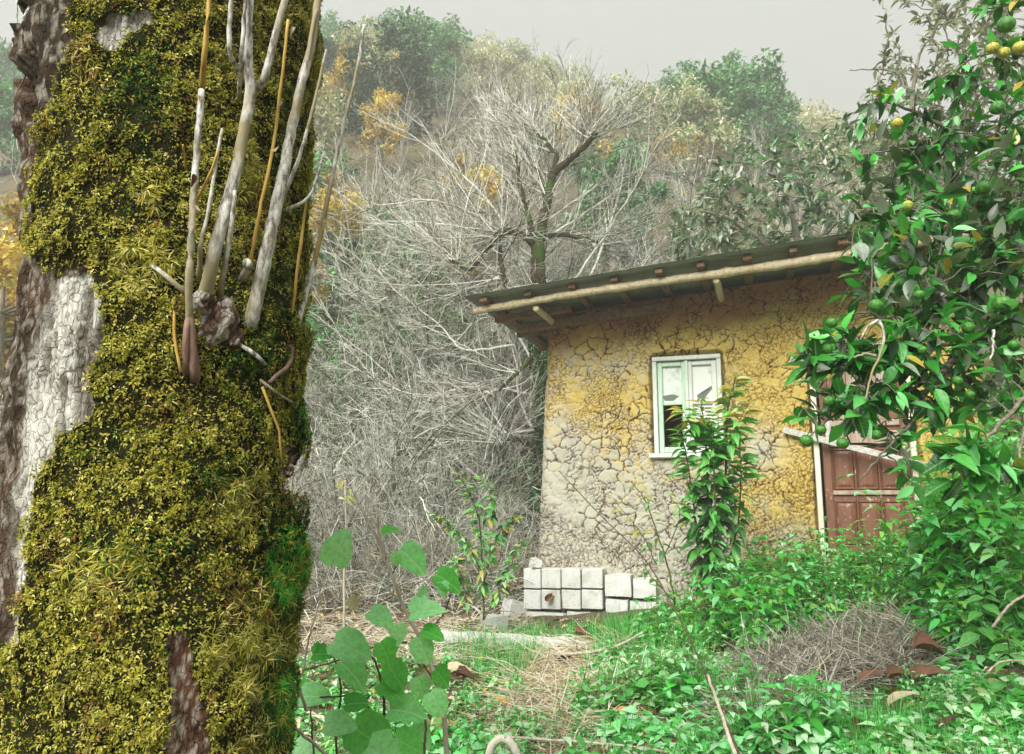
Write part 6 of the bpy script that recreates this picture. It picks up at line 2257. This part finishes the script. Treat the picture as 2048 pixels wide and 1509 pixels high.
# brown leaf caught on a block
p = wp(*[wall_hit(1100, 1192, PL_N + 0.03)[0], PL_N + 0.03, wall_hit(1100, 1192, PL_N + 0.03)[1]])
R = frames(np.array([[0.6, -0.1, 0.5]]), np.array([[0.1, -1, 0.3]]))[0]
o = link('fallen_leaf', leaf_single(fl_t[1], fmats['brown'], 'fallen_leaf'), None, Matrix.Translation(Vector(p - np.array([.05, 0, .05]))) @ Matrix(R.tolist()).to_4x4() @ Matrix.Scale(0.13, 4))
tag(o, 'brown leaf stuck on the white concrete blocks', 'leaf', 'large fallen leaves')

# stalks and sticks
STK = [('dry_stalk', 'long dark leaning stalk crossing before the plinth and the sapling', [(1118, 942, 5.6), (1200, 1030, 5.2), (1290, 1120, 4.8), (1370, 1260, 4.3), (1420, 1370, 3.7), (1450, 1440, 3.4), (1500, 1560, 3.1)], .003, .006, dkstem),
       ('dead_stem', 'frayed dead stem standing at the bottom beside the dark stalk', [(1415, 1350, 3.3), (1440, 1420, 3.2), (1460, 1480, 3.1), (1490, 1560, 3.0)], .006, .009, ltstem),
       ('fallen_branch', 'pale branch lying across the straw left of centre', [(1110, 1310, 5.6), (1180, 1305, 5.4), (1240, 1290, 5.3), (1285, 1265, 5.2)], .012, .008, ltstem),
       ('stick', 'thin pale stick lying along the bottom edge', [(1010, 1475, 3.4), (1130, 1482, 3.4), (1250, 1492, 3.3), (1340, 1505, 3.2)], .006, .005, ltstem),
       ('bent_root', 'white bent root arching out of the ground at the bottom', [(975, 1530, 3.3), (985, 1490, 3.3), (1010, 1478, 3.3), (1030, 1500, 3.3), (1040, 1530, 3.3)], .018, .016, jm),
       ('forked_twig', 'forked dry twig lying on the nettles below the door', [(1690, 1165, 6.0), (1760, 1148, 5.8), (1800, 1150, 5.5), (1825, 1180, 5.2), (1830, 1225, 5.0)], .006, .009, ltstem),
       ('grass_stalk', 'thin straw coloured stalk arching at the right edge', [(1975, 1345, 3.2), (2000, 1325, 3.2), (2040, 1322, 3.2), (2080, 1335, 3.2)], .004, .003, ltstem),
       ('dry_stick', 'dry stick slanting through the tall nettles at the right', [(1985, 1255, 3.8), (2020, 1210, 3.8), (2070, 1180, 3.9)], .007, .006, ltstem),
       ('thin_cane', 'thin upright cane beside the white blocks', [(1120, 1180, 7.2), (1128, 1230, 7.1), (1138, 1290, 6.8)], .003, .004, dkstem),
       ('bare_sapling', 'leafless thin sapling with yellow leaf scraps right of the mossy trunk', [(690, 960, 4.4), (692, 1060, 4.4), (688, 1160, 4.4), (690, 1330, 4.4)], .004, .008, ltstem)]
for nm, lab, pts, r0, r1, mt in STK:
    mb = MB()
    tube1(mb, [at(*p) for p in pts], r0, r1, 7, 24, None, 0.001)
    o = link(nm, mb.mesh(nm, mt))
    tag(o, lab, 'stalk' if 'stalk' in nm or 'stem' in nm else ('sapling' if nm == 'bare_sapling' else 'twig'))
    if nm == 'bare_sapling':
        for (x, y, s) in ((688, 962, 26), (700, 978, 18), (696, 992, 22), (678, 995, 14), (700, 1010, 16), (702, 1072, 14)):
            p = at(x, y, 4.4)
            put_leaves(o, sap_me[2], np.array([p]), rand_dirs(1), np.array([[0.2, -1, 0.4]]), s * 4.4 / FPX)

# tall single nettles standing out at the right
net_me = [leaf_single(t, leaf_mat('nettle_leaf', 0.5, 0.4, 0.35, [(96, 172, 80), (120, 192, 110), (84, 158, 64)], (150, 206, 130)), 'leaf') for t in NET]
for x, y, H, lab in ((1960, 1330, 0.42, 'tallest pale green nettle standing out from the bank at the right'), (1990, 1420, 0.34, 'leafy nettle growing in front of the tallest one'), (1915, 1300, 0.30, 'nettle left of the tallest one, beside the curled brown leaf'),
                     (1585, 1490, 0.14, 'low rosette like nettle at the bottom right of centre'), (2035, 1300, 0.45, 'nettle at the very right edge of the bank'), (1500, 1330, 0.25, 'nettle at the left end of the bank above the twig heap'), (1560, 1300, 0.24, 'second nettle from the left end of the bank')):
    g_ = ground_at(x, y, 2.3, 8)
    t_ = thing('nettle_plant', lab, 'nettle', g_, 'nettles standing out from the bank')
    top_ = g_ + np.array([rng.normal(0, 0.04), -0.05, H])
    mb = MB()
    Q = tube1(mb, [g_, (g_ + top_) / 2 + rng.normal(0, 0.01, 3), top_], 0.004, 0.002, 6, 12)
    link('stem', mb.mesh('stem', stem_m), t_)
    nn_ = 6
    for k in range(nn_):
        f = 0.3 + 0.7 * (k + 1) / nn_
        p = Q[min(int(f * 11), 11)]
        for sg in (0, math.pi):
            a = k * math.pi / 2 + sg + rng.normal(0, 0.2)
            side = np.array([[math.cos(a), math.sin(a), -0.25 + 0.4 * (f - .5)]])
            put_leaves(t_, net_me, np.array([p]), side, np.array([[0, -0.2, 1.0]]) + rng.normal(0, .2, (1, 3)), (0.125 - 0.06 * f) * (1 + 0.2 * rng.random()) * (1.2 if H > .2 else 1.6))

# ================================================================== HAZE
hz_m = bpy.data.materials.new('mountain_haze')
hz_m.use_nodes = True
hn = hz_m.node_tree.nodes
hn.clear()
ho = hn.new('ShaderNodeOutputMaterial')
hv = hn.new('ShaderNodeVolumePrincipled')
hv.inputs['Color'].default_value = (0.99, 0.995, 0.985, 1)
hv.inputs['Density'].default_value = 0.0052
hv.inputs['Anisotropy'].default_value = 0.2
hz_m.node_tree.links.new(hv.outputs['Volume'], ho.inputs['Volume'])
zlo, zhi = float(ZZ_G.min()) - 1.0, float(ZZ_G.max()) + 14.0
mb = MB()
box(mb, (0, 172, (zlo + zhi) / 2), (1, 0, 0), (0, 1, 0), (0, 0, 1), 660, 362, zhi - zlo, 0.001)
hz = link('haze', mb.mesh('haze', hz_m, False))
tag(hz, 'thin mountain haze filling the valley air', None, None, 'stuff')
